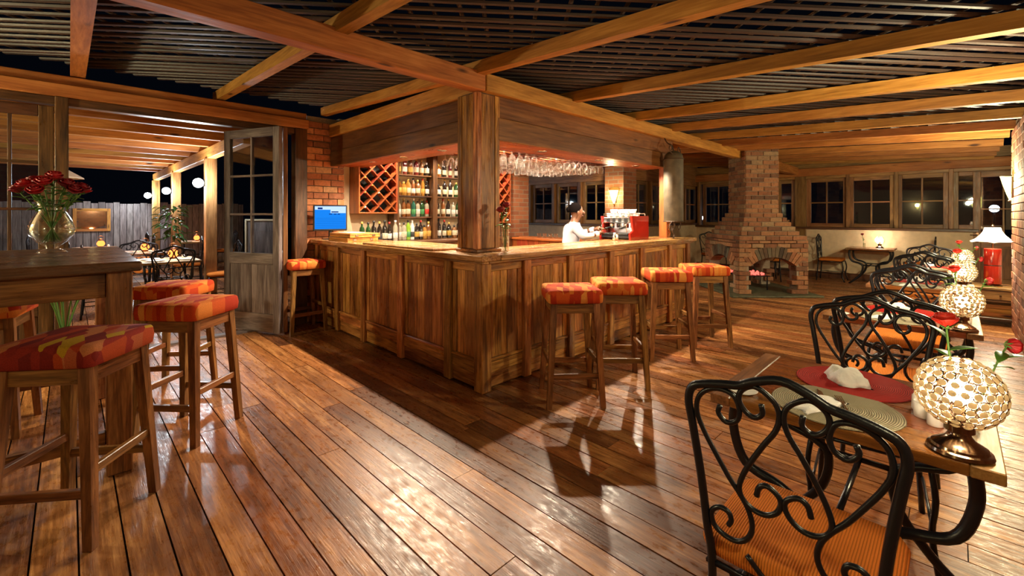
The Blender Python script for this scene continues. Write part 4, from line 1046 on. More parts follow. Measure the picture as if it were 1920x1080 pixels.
def globe_lamp(label, loc, beads, power, r=.098):
    t = thing('table_lamp', label, 'lamp', loc, R.uniform(0,1), 'crystal globe table lamps')
    MB().lathe([(0,0),(.070,0),(.074,.006),(.071,.014),(.064,.017),(.062,.024),(.050,.032),(.034,.042),(.026,.055),(.025,.062),(.034,.066),(.034,.094),(.0,.096)], 36).build('foot', M['bronze'], t, 'auto')
    zc = .094+r*.86
    MB().tube([(0,0,.095),(0,0,zc-.035)], .012, 8).build('lamp_holder', M['bronze'], t, True)
    MB().sphere((0,0,zc), .030, 12, 8, (1,1,1.2)).build('bulb', M['bulb'], t, True)
    rows = 10; cage = MB(); pos = []
    for i in range(rows):
        th = math.radians(26+(146-26)*i/(rows-1))
        rr = r*math.sin(th); z = zc+1.02*r*math.cos(th); n = max(7, int(2*PI*rr/.0262)); 
        for k in range(n): pos.append((th, 2*PI*(k+.5*(i % 2))/n, rr, z))
    for th, a, rr, z in pos:                            # wire ring round each bead
        c = Vector((rr*math.cos(a), rr*math.sin(a), z)); nr = Vector((math.sin(th)*math.cos(a), math.sin(th)*math.sin(a), math.cos(th)*1.1)).normalized()
        e1 = nr.cross(Vector((0,0,1))).normalized(); e2 = nr.cross(e1)
        cage.tube([c+(e1*math.cos(q)+e2*math.sin(q))*.0130 for q in [2*PI*j/8 for j in range(8)]], .0012, 3, closed=True)
    o = cage.build('wire_cage', M['bronze'], t); o['kind'] = 'stuff'
    bead = MB().sphere((0,0,0), 1, 8, 5)
    if beads:
        bme = bead.mesh('bead', M['crystal'], True)
        for th, a, rr, z in pos: inst('bead', bme, t, (rr*math.cos(a), rr*math.sin(a), z), (0, th, a), (.0103,.0103,.005))
    else:
        j = MB()
        for th, a, rr, z in pos:
            b = MB().sphere((0,0,0),1,6,4).xf(Matrix.Translation((rr*math.cos(a), rr*math.sin(a), z)) @ Matrix.Rotation(a,4,'Z') @ Matrix.Rotation(th,4,'Y') @ Matrix.Diagonal((.0103,.0103,.005,1))); j.add(b.v,b.f)
        o = j.build('beads', M['crystal'], t, True); o['kind'] = 'stuff'
    lamp_light('lamp_glow', (0,0,zc), power, WARM, .045, parent=t)
    return t
LP = 3.2
w4 = ['nearest','second','third','fourth']
for k in range(4):
    bx_, by_ = TX+T0*k, TY-.02*k; z = .75; q = w4[k]+' table'
    def put(nm, me, x, y, z_, lb, cat, rz=0, group=None):
        o = inst(nm, me, None, (bx_+x, by_+y, z_), (0,0,rz)); return tag(o, lb, cat, group)
    put('placemat', pm_bei, -.165, .02, z+.0005, 'round beige woven placemat on the near side of the '+q, 'placemat', 0, 'beige placemats')
    put('placemat', pm_red, .165, .01, z+.0005, 'round red woven placemat on the far side of the '+q, 'placemat', 0, 'red placemats')
    put('napkin', nap1, .17, .03, z+.005, 'white ruffled napkin on the red placemat of the '+q, 'napkin', .5, 'white napkins')
    put('napkin', nap2, -.20, .07, z+.005, 'flat folded white napkin on the beige placemat of the '+q, 'napkin', -.4, 'white napkins')
    put('fork', FKM, -.165, -.01, z+.006, 'steel fork on the beige placemat of the '+q, 'fork', -1.2, 'steel forks')
    put('knife', KNM, -.135, .06, z+.006, 'steel knife on the beige placemat of the '+q, 'knife', -1.25, 'steel knives')
    put('pot', potm, -.045, -.215, z, 'small white pot beside the lamp on the '+q, 'pot', 0, 'white pots'); 
    put('shaker', shk, -.105, -.245, z, 'white shaker beside the lamp on the '+q, 'shaker', 0, 'white shakers'); put('shaker', shk, .02, -.20, z, 'white shaker behind the pot on the '+q, 'shaker', 0, 'white shakers')
    put('side_dish', MB().lathe([(0,.003),(.03,.003),(.05,.012),(.052,.012),(.032,0),(0,0)], 24).mesh('side_dish', M['white'], True), -.26, .30, z, 'small white dish at the aisle end of the '+q, 'dish', 0, 'white side dishes')
    globe_lamp('glowing crystal bead globe lamp on the '+q, (bx_-.285, by_-.30, z), k == 0, LP)
    bv = thing('bud_vase', 'small clear glass bud vase behind the lamp on the '+q, 'vase', (bx_-.09, by_-.325, z), 0, 'bud vases')
    MB().lathe([(0,.006),(.02,.006),(.022,0),(.024,.002),(.024,.10),(.022,.10),(.021,.012),(0,.012)], 16).build('cylinder', M['glass'], bv, True)
    v0 = Vector((bx_-.09, by_-.325, z+.02))
    rose('scarlet rose standing upright behind the lamp on the '+q, v0, v0+Vector((-.01,.055,.315)), (.0,.01,.0), 'petal_scarlet', .85, 4, 'table roses', None, k)
    rose('red rosebud leaning out to the right behind the lamp on the '+q, v0+Vector((.004,0,0)), v0+Vector((.07,-.085,.265)), (0,-.01,.05), 'petal', .62, 3, 'table roses', (.6,-.8,-.15), k)
# table by the far wall with two chairs
ft = copy_tree(tabs[0], 'small wooden table with curved iron legs against the far cream wall', (FARX-.42, 1.25, 0), 0, 'dining tables in the right row')
copy_tree(chA, 'iron chair seen side-on at the left of the wall table', (FARX-.42, 1.92, 0), PI, )
copy_tree(chA, 'iron chair seen side-on right of the wall table, behind the row', (FARX-.42, .52, 0), 0)
copy_tree(chA, 'iron chair standing against the wall just right of the fireplace', (FARX-.50, 2.75, 0), PI)
copy_tree(chA, 'iron chair standing between the bar end and the fireplace', (11.35, 4.25, 0), PI*.75)
copy_tree(chA, 'iron chair seen through the fireplace arch', (11.0, 2.95, 0), -PI*.35)
globe_lamp('small glowing lamp on the wall table throwing rays on the plaster', (FARX-.30, 1.12, .75), False, LP*6, .085)
v0 = Vector((FARX-.45, 1.36, .75))
bv = thing('bud_vase', 'small glass bud vase on the wall table', 'vase', v0, 0, 'bud vases'); MB().lathe([(0,.006),(.02,.006),(.022,0),(.024,.002),(.024,.10),(.022,.10),(.021,.012),(0,.012)], 12).build('cylinder', M['glass'], bv, True)
rose('dark rose in the bud vase on the wall table', v0+Vector((0,0,.02)), v0+Vector((.0,.03,.27)), (0,0,0), 'petal_dark', .8, 3, 'table roses')

# ================================================================== SCONCES
def sconce(label, loc, rz, power):
    """tapering glass half-cone on a wall; local +y points away from the wall"""
    t = thing('wall_sconce', label, 'sconce', loc, rz, 'yellow glass wall sconces')
    def half(prof, n=10):
        m = MB(); vs = []; fs = []
        for r, z in prof:
            for k in range(n+1):
                a = PI*k/n; vs.append((r*math.cos(a), .02+r*.8*math.sin(a), z))
        for i in range(len(prof)-1):
            for k in range(n): fs.append((i*(n+1)+k, i*(n+1)+k+1, (i+1)*(n+1)+k+1, (i+1)*(n+1)+k))
        return m.add(vs, fs)
    half([(.012,-.17),(.045,-.09),(.085,.03),(.11,.12)]).build('glass_cone', M['sconceglow'], t, True)
    MB().box(-.05,.05,0,.02,-.14,.12,.005).build('back_plate', M['rust'], t)
    half([(.112,.118),(.115,.118),(.115,.128),(.112,.128)]).build('rim', M['rust'], t)
    MB().sphere((0,.03,-.175), .014, 8, 6).build('finial', M['rust'], t, True)
    lamp_light('sconce_glow', (0,.16,.03), power, GREENISH, .07, parent=t)
SP = 30
sconce('glowing yellow wall sconce on the brick pillar at the right edge', (8.20, WR+.012, 1.80), 0, SP*1.4)
sconce('glowing yellow wall sconce on the pier behind the bar', (CX-.12, CY+.10, 1.86), PI/2, SP*.25)
sconce('glowing yellow wall sconce on the right wall beside the dining tables', (4.3, WR+.001, 1.86), 0, SP*1.1)
sconce('added yellow fill sconce on the right wall behind the camera', (.9, WR+.001, 1.86), 0, SP*.22)  # out-of-view lamp added as fill light beside the camera
sconce('glowing yellow wall sconce on the plaster wall behind the camera, nearer the doors', (-2.449, 5.4, 1.80), -PI/2, SP*1.7)
sconce('added yellow fill sconce on the plaster wall behind the camera, nearer the tables', (-2.449, 1.2, 1.86), -PI/2, SP*.15)  # out-of-view lamp added as weak fill from the near wall

# ================================================================== SIDE TABLE WITH RED LAMP
sd = thing('side_table', 'low wooden side cabinet with drawer behind the right brick wall', 'side table', (8.78,-.42,0))
MB().box(-.27,.27,-.25,.25,.47,.50,.004).build('top', M['frame_y'], sd)
for sx in (-.24,.24):
    for sy in (-.22,.22): MB().box(sx-.02,sx+.02,sy-.02,sy+.02,0,.47,.003).build('leg', M['dark_z'], sd)
MB().box(-.25,.25,-.23,.23,.33,.47,.003).build('drawer_case', M['dark_y'], sd)
dr = MB().box(-.262,-.25,-.19,.19,.345,.455,.003).build('drawer', M['frame_y'], sd); MB().sphere((-.27,0,.40), .012, 8, 6).build('knob', M['bronze'], dr, True)
MB().box(-.25,.25,-.23,.23,.08,.105,.003).build('shelf', M['dark_y'], sd)
cr_ = thing('wooden_crate', 'pale slatted wooden crate on the lower shelf of the side cabinet', 'crate', (8.78,-.42,.106))
for i in range(3): MB().box(-.20,-.185,-.17,.17,.01+i*.055,.055+i*.055,.002).build('slat', M['pine_y'], cr_)
MB().box(-.185,.2,-.17,.17,0,.15).build('box_body', M['pine_y'], cr_)
rl = thing('red_lamp', 'tall red ceramic cylinder lamp with flared white shade', 'lamp', (8.76,-.36,.50))
MB().lathe([(0,0),(.09,0),(.095,.008),(.075,.022),(.08,.03),(0,.03)], 28).build('base', M['bronze'], rl, 'auto')
MB().lathe([(0,.03),(.082,.03),(.086,.036),(.086,.485),(.082,.495),(.04,.50),(0,.502)], 32).build('body', M['redcer'], rl, 'auto')
MB().lathe([(.0865,.27),(.0875,.272),(.0875,.280),(.0865,.282)], 32).build('band', M['black'], rl)
MB().tube([(0,0,.50),(0,0,.80)], .008, 6).build('stem', M['bronze'], rl)
sh = MB(); n = 24; pr_ = [(.075,.78),(.088,.73),(.115,.68),(.16,.63),(.215,.595)]; vs = []; fs = []
for r, z in pr_:
    for k in range(n):
        f = 1+.10*(r/.215)**3*(1 if k % 4 == 0 else 0); vs.append((r*f*math.cos(2*PI*k/n), r*f*math.sin(2*PI*k/n), z-(.012 if (k % 4 == 0 and r > .2) else 0)))
for i in range(len(pr_)-1):
    for k in range(n): k2 = (k+1) % n; fs.append((i*n+k,i*n+k2,(i+1)*n+k2,(i+1)*n+k))
sh.add(vs, fs).build('shade', M['shade'], rl, True)
MB().sphere((0,0,.655), .028, 10, 8).build('bulb', M['bulb'], rl, True); MB().sphere((0,0,.815), .016, 8, 6).build('finial', M['bronze'], rl, True)
lamp_light('red_lamp_glow', (0,0,.655), 32, WARM, .04, parent=rl)

# ================================================================== THINGS ON THE BAR
mo = thing('monitor', 'flat computer monitor with blue screen at the brick pier end of the bar', 'monitor', (2.50,5.98,WT), math.radians(-14))
MB().box(-.215,.215,-.018,.02,.115,.465,.008).build('casing', M['black'], mo)
scr = MB().box(-.197,.197,-.020,-.018,.14,.448).build('screen', M['screen'], mo)
MB().box(-.195,.195,-.0212,-.0202,.40,.445).build('header_bar', M['screen_white'], scr); MB().box(.0,.195,-.0214,-.0202,.355,.40).build('side_box', M['screen_white'], scr)
for a, b, c, d_ in ((-.16,-.10,.405,.43),(.01,.10,.362,.378),(-.02,.02,.335,.347),(.04,.075,.335,.347),(.09,.12,.335,.347)): MB().box(a,b,-.0222,-.0214,c,d_).build('button', M['screen_dark'], scr)
for i in range(6): MB().box(-.185,.185,-.0212,-.0204,.165+i*.024,.167+i*.024).build('text_line', M['screen_dark'], scr)
MB().tube([(0,.01,.13),(0,.02,.012)], .022, 10).build('neck', M['black'], mo); MB().lathe([(0,0),(.10,0),(.10,.008),(.02,.014),(0,.014)], 24).build('stand', M['black'], mo)
for i, lb in enumerate(('lower','upper')):
    cs = thing('wooden_case', '%s of two stacked light wooden cases with clasps on the bar' % lb, 'case', (2.57+.012*i, 5.46-.015*i, WT+.0+i*.052), .03*i, 'stacked wooden cases')
    MB().box(-.20,.20,-.29,.26,0,.024,.003).build('tray', M['pine_y'], cs); MB().box(-.20,.20,-.29,.26,.025,.050,.003).build('lid', M['pine_y'], cs)
    for xx in (-.11,.11): MB().box(xx-.02,xx+.02,-.297,-.29,.012,.038,.002).build('clasp', M['steel'], cs)
pp = inst('paper', MB().box(-.10,.10,-.14,.14,0,.003).mesh('paper', M['napkin']), None, (2.56,5.46,WT+.1045), (0,0,.15)); tag(pp, 'white papers lying on the upper wooden case', 'paper')
tv = thing('tumbler_vase', 'narrow tall patterned glass vase beside the bar post', 'vase', (2.68,2.76,WT))
MB().lathe([(0,.008),(.026,.008),(.027,0),(.032,.002),(.033,.24),(.030,.24),(.028,.014),(0,.014)], 20).build('cylinder', M['glass'], tv, True)
MB().lathe([(0,.015),(.0275,.015),(.029,.15),(0,.15)], 16).build('water', M['water'], tv, True)
for i, (tx_, ty_, tz_, lb) in enumerate(((.01,.0,.37,'tallest'),(-.035,.02,.33,'left-hand'))):
    b = Vector((2.68,2.76,WT+.02)); rose('%s dark red rose in the narrow vase on the bar' % lb, b, b+Vector((tx_,ty_,tz_)), (0,0,0), 'petal_dark', 1.0, 5, 'roses on the bar', None, i)
tc_ = MB().lathe([(0,0),(.03,0),(.034,.004),(.036,.08),(.033,.08),(.031,.008),(0,.008)], 14).mesh('tumbler', M['glass'], True)
for i in range(4): tag(inst('tumbler', tc_, None, (5.98+.0, 4.9+i*.13, 1.04)), 'clear tumbler on the inner counter, %s from the brick pier' % ORD[3-i], 'tumbler', 'tumblers on the inner counter')
# espresso machine
cm = thing('coffee_machine', 'chrome and black espresso machine with red end panels on the bar', 'coffee machine', (5.42,3.23,WT), PI/2)
MB().box(-.22,.22,-.23,.23,.02,.06,.006).build('base', M['black'], cm)
MB().box(-.21,.21,-.22,.04,.06,.30,.012).build('boiler_case', M['steel'], cm); MB().box(-.21,.21,.04,.20,.22,.30,.012).build('front_hood', M['steel'], cm)
MB().box(-.20,.20,.04,.24,.06,.085,.004).build('drip_tray', M['black'], cm)
for sg in (-1,1): MB().prism([(-.24,.0),(.24,.0),(.25,.08),(.17,.12),(.21,.315),(-.24,.315)], sg*.215, sg*.24, 'x').build('end_panel', M['redlac'], cm)
for xx in (-.11,.11):
    gh = MB().lathe([(0,.155),(.035,.155),(.036,.20),(.03,.225),(0,.225)], 14, (xx,.13,0)).build('group_head', M['steel'], cm, True)
    MB().tube([(xx,.16,.165),(xx,.29,.150)], .012, 8).build('portafilter_handle', M['black'], gh, True)
for xx in (-.19,.19): MB().tube(spline([(xx,.19,.24),(xx,.26,.20),(xx*.98,.25,.10)],4), .005, 6).build('steam_wand', M['steel'], cm, True)
for i in range(4): MB().box(-.17+i*.09,-.12+i*.09,.199,.204,.235,.285,.002).build('button_panel', M['black'], cm)
MB().tube([(-.20,-.21,.345),(.20,-.21,.345),(.20,.19,.345),(-.20,.19,.345)], .006, 6, closed=True).build('cup_rail', M['steel'], cm)
for a_, b_ in ((-.20,-.21),(.20,-.21),(.20,.19),(-.20,.19)): MB().tube([(a_,b_,.30),(a_,b_,.345)], .005, 6).build('rail_post', M['steel'], cm)
cup = MB().lathe([(0,0),(.022,0),(.024,.004),(.036,.055),(.033,.055),(.022,.008),(0,.008)], 14).mesh('bowl', M['white'], True)
hdl = MB().tube(spline([(.032,0,.045),(.052,0,.04),(.05,0,.018),(.028,0,.014)],4), .004, 6).mesh('handle', M['white'], True)
for i in range(4):
    for j in range(4):
        cl = (5.26+i*.092, 3.09+j*.093, WT+.3005)
        c = thing('coffee_cup', 'white cup on the espresso machine, %s row back, %s from left' % (ORD[j], ORD[i]), 'cup', cl, R.random()*6, 'white cups on the espresso machine')
        inst('bowl', cup, c); inst('handle', hdl, c)
        if (i+j) % 2 == 0:
            c2 = thing('coffee_cup', 'stacked upper white cup on the espresso machine, %s row back, %s from left' % (ORD[j], ORD[i]), 'cup', (cl[0],cl[1],cl[2]+.05), R.random()*6, 'white cups on the espresso machine'); inst('bowl', cup, c2); inst('handle', hdl, c2)
# hanging lantern at the bar end
hl = thing('hanging_lantern', 'long mottled cylinder lantern with scrolled iron fittings hanging at the bar end', 'lantern', (5.93,2.76,1.36))
MB().lathe([(0,.0),(.125,.0),(.13,.01),(.13,.86),(.118,.92),(.08,.96),(.02,.98),(0,.98)], 28).build('cylinder', M['lantern'], hl, 'auto')
for z in (.0,.86): MB().tube([(.133*math.cos(2*PI*k/24), .133*math.sin(2*PI*k/24), z) for k in range(24)], .008, 6, closed=True).build('ring', M['rust'], hl)
MB().tube(spline([(0,0,.97),(0,.02,1.05),(0,.09,1.10),(0,.13,1.17),(0,.15,1.18)],5), .009, 6).build('hook', M['rust'], hl, True)
for sx, z0_, sg in ((1,.02,-1),(1,.9,1),(-1,.9,1),(-1,.02,-1)):
    MB().tube(spline([(sx*.05,-.10,z0_),(sx*.14,-.04,z0_+sg*.03),(sx*.17,-.02,z0_+sg*.10),(sx*.12,-.02,z0_+sg*.14),(sx*.09,-.02,z0_+sg*.10),(sx*.12,-.02,z0_+sg*.07)],5), .006, 5).build('scroll', M['rust'], hl, True)
MB().tube(spline([(0,0,0),(.03,0,-.06),(-.03,0,-.12),(.02,0,-.18),(0,0,-.235)],5), .010, 6).build('tail', M['rust'], hl, True)

# ================================================================== BARTENDER
def skinned(name, pts, edges, mat, parent, sub=2, root=0):
    me = bpy.data.meshes.new(name); me.from_pydata([p[:3] for p in pts], edges, [])
    ob = bpy.data.objects.new(name, me); COL.objects.link(ob)
    mod = ob.modifiers.new('skin', 'SKIN'); mod.use_smooth_shade = True
    sv = me.skin_vertices[0].data
    for i, p in enumerate(pts): sv[i].radius = (p[3], p[4] if len(p) > 4 else p[3]); sv[i].use_root = (i == root)
    ob.modifiers.new('sub', 'SUBSURF').levels = sub
    dg = bpy.context.evaluated_depsgraph_get(); dg.update()
    m2 = bpy.data.meshes.new_from_object(ob.evaluated_get(dg)); m2.name = name
    bpy.data.objects.remove(ob); m2.materials.clear(); m2.materials.append(mat)
    m2.polygons.foreach_set('use_smooth', [True]*len(m2.polygons))
    o = bpy.data.objects.new(name, m2); COL.objects.link(o); o.parent = parent; return o
pe = thing('person', 'bartender in a white shirt working at the espresso machine behind the bar', 'person', (4.72,3.64,0), math.atan2(-.56,.83)-PI/2)
P_ = [(0,0,.88,.125,.10),(0,.01,1.02,.115,.09),(0,.03,1.17,.13,.095),(0,.045,1.29,.10,.08),(0,.07,1.36,.048,.052),
      (.15,.04,1.285,.055),(.21,.13,1.16,.042),(.15,.29,1.185,.034),(.11,.35,1.20,.024),
      (-.15,.05,1.285,.055),(-.20,.17,1.17,.042),(-.11,.32,1.23,.034),(-.06,.38,1.25,.024),
      (.09,0,.80,.085),(.09,.02,.46,.06),(.09,-.01,.10,.042),(.10,.11,.035,.035),
      (-.09,0,.80,.085),(-.09,.02,.46,.06),(-.09,-.01,.10,.042),(-.10,.11,.035,.035),
      (0,.10,1.425,.058,.070),(0,.11,1.48,.075,.092),(0,.10,1.545,.072,.090),(0,.095,1.585,.045,.055)]
E_ = [(0,1),(1,2),(2,3),(3,4),(3,5),(5,6),(6,7),(7,8),(3,9),(9,10),(10,11),(11,12),(0,13),(13,14),(14,15),(15,16),(0,17),(17,18),(18,19),(19,20),(4,21),(21,22),(22,23),(23,24)]
PB = [((p[0],p[1],p[2])+tuple(r*(.80 if i in (0,1,2,3,5,6,7,9,10,11,13,14,17,18) else 1) for r in p[3:])) for i, p in enumerate(P_)]
skinned('body', PB, E_, M['skin'], pe)
SH = [(p[0],p[1],p[2],p[3]*1.22,(p[4] if len(p) > 4 else p[3])*1.25) for p in P_]
shp = [SH[i] for i in (0,1,2,3)]+[SH[i] for i in (5,6,7)]+[SH[i] for i in (9,10,11)]+[(0,.062,1.345,.062,.064)]
skinned('shirt', shp, [(0,1),(1,2),(2,3),(3,4),(4,5),(5,6),(3,7),(7,8),(8,9),(3,10)], M['shirt'], pe)
trp = [(0,0,.87,.142,.118)]+[(p[0],p[1],p[2],p[3]*1.25) for p in (P_[13],P_[14],P_[15],P_[17],P_[18],P_[19])]
skinned('trousers', trp, [(0,1),(1,2),(2,3),(0,4),(4,5),(5,6)], M['trouser'], pe)
for sg in (1,-1): MB().sphere((sg*.10,.07,.035), .055, 12, 8, (.85,2.2,.6)).build('shoe', M['black'], pe, True)
hr = MB(); n = 18; vs = []; fs = []
for i in range(9):
    th = PI*.60*i/8
    for k in range(n):
        a = 2*PI*k/n; fy = math.sin(a); lim = 1-.42*max(0, fy)*(i/8)
        t_ = th*lim; vs.append((.083*math.sin(t_)*math.cos(a), .088+.103*math.sin(t_)*math.sin(a)-.010, 1.515+.098*math.cos(t_)))
for i in range(8):
    for k in range(n): k2 = (k+1) % n; fs.append((i*n+k,i*n+k2,(i+1)*n+k2,(i+1)*n+k))
hr.add(vs, fs); hr.sphere((0,-.012,1.52), .038, 10, 8, (1,.8,1)); hr.build('hair', M['hair'], pe, True)
MB().sphere((0,.205,1.478), .014, 8, 6, (.9,1.2,1.5)).build('nose', M['skin'], pe, True)
for sg in (-1,1):
    MB().sphere((sg*.078,.10,1.478), .020, 8, 6, (.35,.8,1.3)).build('ear', M['skin'], pe, True)
    MB().sphere((sg*.030,.186,1.50), .010, 8, 6, (1.2,.6,.7)).build('eye', M['eye'], pe, True); MB().sphere((sg*.030,.192,1.50), .005, 6, 5).build('pupil', M['black'], pe, True)
MB().sphere((0,.186,1.438), .018, 8, 6, (1.2,.6,.42)).build('mouth', M['lips'], pe, True)
for sg, w_, el in ((1,(.11,.35,1.20),(.15,.29,1.185)), (-1,(-.06,.38,1.25),(-.11,.32,1.23))):
    w0 = Vector(w_); d = (w0-Vector(el)).normalized(); sd_ = d.cross(Vector((0,0,1))).normalized(); up = sd_.cross(d)
    hm = MB(); hm.tube([w0-d*.012, w0+d*.025, w0+d*.06, w0+d*.085], [.021,.027,.031,.024], 10)
    for i, ln in enumerate((.062,.072,.068,.052)):
        b = w0+d*.078+sd_*(-.024+i*.016); hm.tube([b, b+d*ln*.45-up*.004, b+d*ln*.75-up*.018, b+d*ln*.85-up*.034], [.0088,.0085,.008,.0065], 7)
    tb = w0+d*.03-sd_*sg*.024; hm.tube([tb, tb+d*.025-sd_*sg*.018-up*.008, tb+d*.05-sd_*sg*.016-up*.02], [.011,.0095,.008], 7)
    hm.build('hand', M['skin'], pe, True)
    MB().tube([Vector(el)+d*.02, Vector(el)+d*.075], .040, 12).build('cuff', M['shirt'], pe, True)
jg = thing('milk_jug', 'steel milk jug in the hands of the bartender', 'jug', (4.99,3.10,WT+.03)); 
MB().lathe([(0,0),(.035,0),(.04,.006),(.038,.05),(.028,.08),(.031,.10),(.028,.10),(.025,.08),(0,.02)], 16).build('jug_body', M['steel'], jg, True); MB().tube(spline([(.03,0,.085),(.06,0,.075),(.058,0,.035),(.036,0,.025)],4), .004, 6).build('handle', M['steel'], jg, True)
jg.location.z = WT

# ================================================================== VERANDA BEYOND THE FOLDING DOORS
vr = struct('veranda_roof')
for i in range(10):
    y = 6.95+i*.84; MB().box(-2.9, 1.95, y-.045, y+.045, 2.56, 2.74, .005).build('rafter', M['pine_x'], vr)
for i in range(20): MB().box(-2.9+i*.25, -2.9+i*.25+.245, 6.5, 15.0, 2.745, 2.77).build('roof_board', M['pine_y'], vr)
MB().box(1.60, 1.72, 6.55, 15.4, 2.38, 2.555, .005).build('beam', M['pine_y'], vr)
for y in (8.75, 12.1, 15.3): MB().box(1.58, 1.74, y-.08, y+.08, 0, 2.38, .006).build('post', M['frame_z'], vr)
def flood(label, y):
    t = thing('flood_light', label, 'flood light', (1.58, y, 1.97), 0, 'white veranda lights')
    MB().box(-.05, 0, -.03, .03, -.05, .05, .004).build('bracket', M['black'], t)
    MB().lathe([(0,-.06),(.05,-.06),(.06,.0),(.05,.06),(0,.06)], 14, (-.10,0,0)).build('housing', M['black'], t); MB().sphere((-.10,-.06,0), .075, 14, 10).build('lens', M['coolglow'], t, True)  # lens sphere oversized; the lamp's glare is built into its shape
    lamp_light('flood_glow', (-.16,-.16,0), 30, COOL, .05, parent=t)
flood('white floodlight on the veranda post nearest the open door', 8.75)
flood('white floodlight on the middle veranda post', 12.1)
flood('white floodlight on the farthest veranda post', 15.3)
fe = thing('wooden_fence', 'weathered grey upright board fence at the end of the veranda', 'fence', (-.6,16.0,0))
x = -3.2
while x < 4.5: w_ = R.uniform(.13,.17); MB().box(x, x+w_-.008, -.015, .015, 0, 1.78+R.uniform(-.03,.03), .003).build('board', M['grey_z'], fe); x += w_
for z in (.4,1.4): MB().box(-3.2,4.5,.016,.06,z,z+.09).build('rail', M['grey_x'], fe)
mi = thing('mirror', 'gold-framed mirror hanging on the grey veranda fence', 'mirror', (.42,15.98,1.02))
for a in ((-.36,-.29,-.04,-.0,0,.60),(.29,.36,-.04,-.0,0,.60)): MB().box(*a, .004).build('frame_side', M['pine_z'], mi)
for z in (0,.53): MB().box(-.29,.29,-.04,0,z,z+.07,.004).build('frame_rail', M['pine_x'], mi)
MB().box(-.29,.29,-.012,-.004,.07,.53).build('mirror_glass', plain('mirror_silver', (.8,.82,.82), .03, 1.0), mi)
bd = thing('menu_board', 'pale framed dark board standing beside the nearest veranda post', 'board', (2.25,8.15,.0), -PI/4)
for xx in (-.26,.23): MB().box(xx,xx+.03,-.015,.015,0,1.38,.003).build('frame_side', M['plaster'], bd)
for z in (.35,1.35): MB().box(-.23,.23,-.015,.015,z,z+.03,.003).build('frame_rail', M['plaster'], bd)
MB().box(-.23,.23,-.006,.006,.38,1.35).build('panel', M['grey_z'], bd)
lan_b = None
def red_lantern(label, loc):
    t = thing('table_lantern', label, 'lantern', loc, 0, 'red glowing table lanterns')
    MB().lathe([(0,0),(.05,0),(.052,.01),(.04,.025),(0,.025)], 16).build('base', M['rust'], t, 'auto')
    MB().lathe([(.038,.026),(.065,.06),(.068,.09),(.05,.13),(.034,.145)], 16).build('glass', M['lanternglow'], t, True)
    MB().lathe([(.034,.145),(.042,.15),(.030,.18),(.012,.195),(0,.195)], 16).build('cap', M['rust'], t, 'auto')
    MB().tube(spline([(-.036,0,.17),(-.05,0,.22),(0,0,.25),(.05,0,.22),(.036,0,.17)],4), .003, 5).build('handle', M['rust'], t)
    lamp_light('lantern_glow', (0,0,.26), 2, (1,.35,.1), .04, parent=t)
plate = MB().lathe([(0,.004),(.08,.004),(.12,.016),(.122,.016),(.085,0),(0,0)], 24).mesh('plate', M['white'], True)
vt = [(1.10,8.75,'nearest veranda table by the door'),(.95,10.9,'second veranda table'),(.40,12.9,'farthest veranda table'),(2.35,14.35,'veranda table beyond the posts')]
vtab = None
for i, (x, y, lb) in enumerate(vt):
    nm = 'white-topped dining table with iron legs, the '+lb
    if vtab is None: vtab = make_table(nm, (x,y,0), 0, 'veranda tables', 'plaster', .72, .95)
    else: copy_tree(vtab, nm, (x,y,0), 0)
    for sx, ry, q in ((-.72,-PI/2,'left'),(.70,PI/2,'right')): copy_tree(chA, 'iron chair on the %s side of the %s' % (q, lb), (x+sx, y-.05, 0), ry+R.uniform(-.1,.1), 'iron chairs on the veranda')
    if i in (0,1): copy_tree(chA, 'iron chair at the near end of the '+lb, (x-.1, y-.85, 0), 0+R.uniform(-.1,.1), 'iron chairs on the veranda')
    red_lantern('red glowing lantern on the '+lb, (x+.08,y+.12,.75))
    for j, (a, b) in enumerate(((-.2,.1),(-.18,-.25),(.2,-.22))): tag(inst('plate', plate, None, (x+a,y+b,.751)), 'white plate on the %s, %s of three' % (lb, ('far left','near left','right')[j]), 'plate', 'white plates on the veranda')
    tag(inst('shaker', shk, None, (x+.20,y+.05,.75)), 'white shaker next to the lantern on the '+lb, 'shaker', 'white shakers')
def bushy(label, loc, n, r, h, lm, potr=.16, trunk=.5):
    t = thing('potted_plant', label, 'plant', loc)
    MB().lathe([(0,0),(potr*.7,0),(potr,.30),(potr*1.06,.32),(potr*.9,.32),(potr*.85,.28),(0,.28)], 20).build('pot', M['redcer'] if False else M['rust'], t, 'auto')
    MB().tube([(0,0,.27),(.01,0,h*.9)], [.02,.008], 6).build('trunk', M['stool_z'], t)
    for i in range(n):
        z = h*R.uniform(trunk,1.0); a = R.uniform(0,2*PI); rr = r*R.uniform(.1,1); inst('leaf', lm, t, (rr*math.cos(a)*.5, rr*math.sin(a)*.5, z), (R.uniform(-.4,.4), R.uniform(-.5,.6), a), (R.uniform(.8,1.3),)*3)
LMV = leaf_mesh(.12,.05,'foliage',.4)
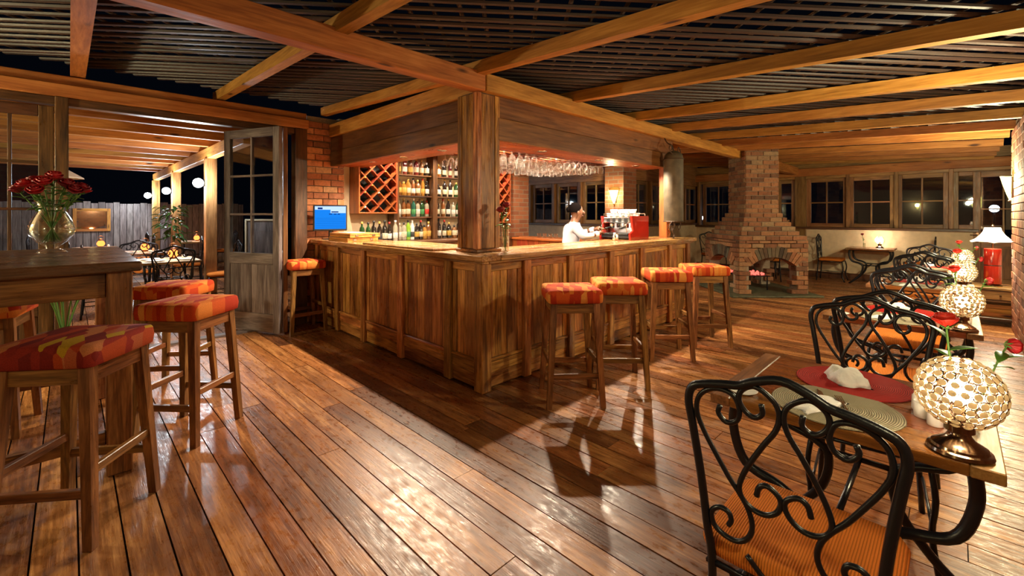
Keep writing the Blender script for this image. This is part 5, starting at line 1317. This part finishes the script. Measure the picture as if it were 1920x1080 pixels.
bushy('leafy green potted tree between the lit veranda posts', (1.30,10.0,0), 130, .45, 1.62, LMV, .17, .62)
bp_ = thing('potted_plant', 'broad-leaved plant behind the tall table and vase', 'plant', (-.03,5.62,0))
MB().lathe([(0,0),(.14,0),(.19,.38),(.20,.40),(.17,.40),(.16,.35),(0,.35)], 20).build('pot', M['rust'], bp_, 'auto')
for i in range(9):
    a = 2*PI*i/9+.3; hh = R.uniform(.85,1.05); e = Vector((.26*math.cos(a), .26*math.sin(a), hh))
    MB().tube(spline([(0,0,.33),(e.x*.4,e.y*.4,hh*.8),e],5), .006, 5).build('stem', M['stem'], bp_, True); inst('leaf', LMB, bp_, e, (0, .15, a), (1.15,)*3)
# parasols folded beyond the glazed panel, globes added outside as stand-ins for reflections and car lights
def stand_in_lamp(label, loc, s=1.0):
    t = thing('stand_in_lamp', label, 'lamp', (loc[0],loc[1],-.2), 0, 'stand-in lights outside'); h = loc[2]+.2
    MB().tube([(0,0,0),(0,0,h-.06)], .025, 8).build('pole', M['black'], t); MB().sphere((0,0,h), .07*s, 12, 8).build('globe', M['stand_in_glow'], t, True); MB().lathe([(.03,h-.08),(.06,h-.07),(.05,h-.05)], 12).build('collar', M['black'], t)
M['stand_in_glow'] = emit('stand_in_lamp_glow', (.75,.88,1), 9)
stand_in_lamp('white stand-in light blob seen through the far door glass', (17.5,-.75,1.62), 1.4)
stand_in_lamp('white stand-in light blob seen through the window left of the fireplace', (15.2,6.1,1.35))
stand_in_lamp('white stand-in light blob seen through the second far window', (19,2.0,1.0), .9)
stand_in_lamp('white stand-in light blob seen through the far window right of the chimney', (16.5,4.4,1.5), .9)
stand_in_lamp('white stand-in light blob seen through the window behind the bar', (14.5,11.0,1.4), .9)
pu = thing('parasol_lamp', 'small pale parasol-shaped lamp post beyond the glazed door panel', 'lamp', (-.1,10.2,0))
MB().tube([(0,0,0),(0,0,2.26)], .02, 8).build('pole', M['frame_z'], pu); MB().lathe([(.03,2.22),(.27,2.06),(.28,2.04),(.25,2.05),(.02,2.19)], 8).build('canopy', M['plaster'], pu)
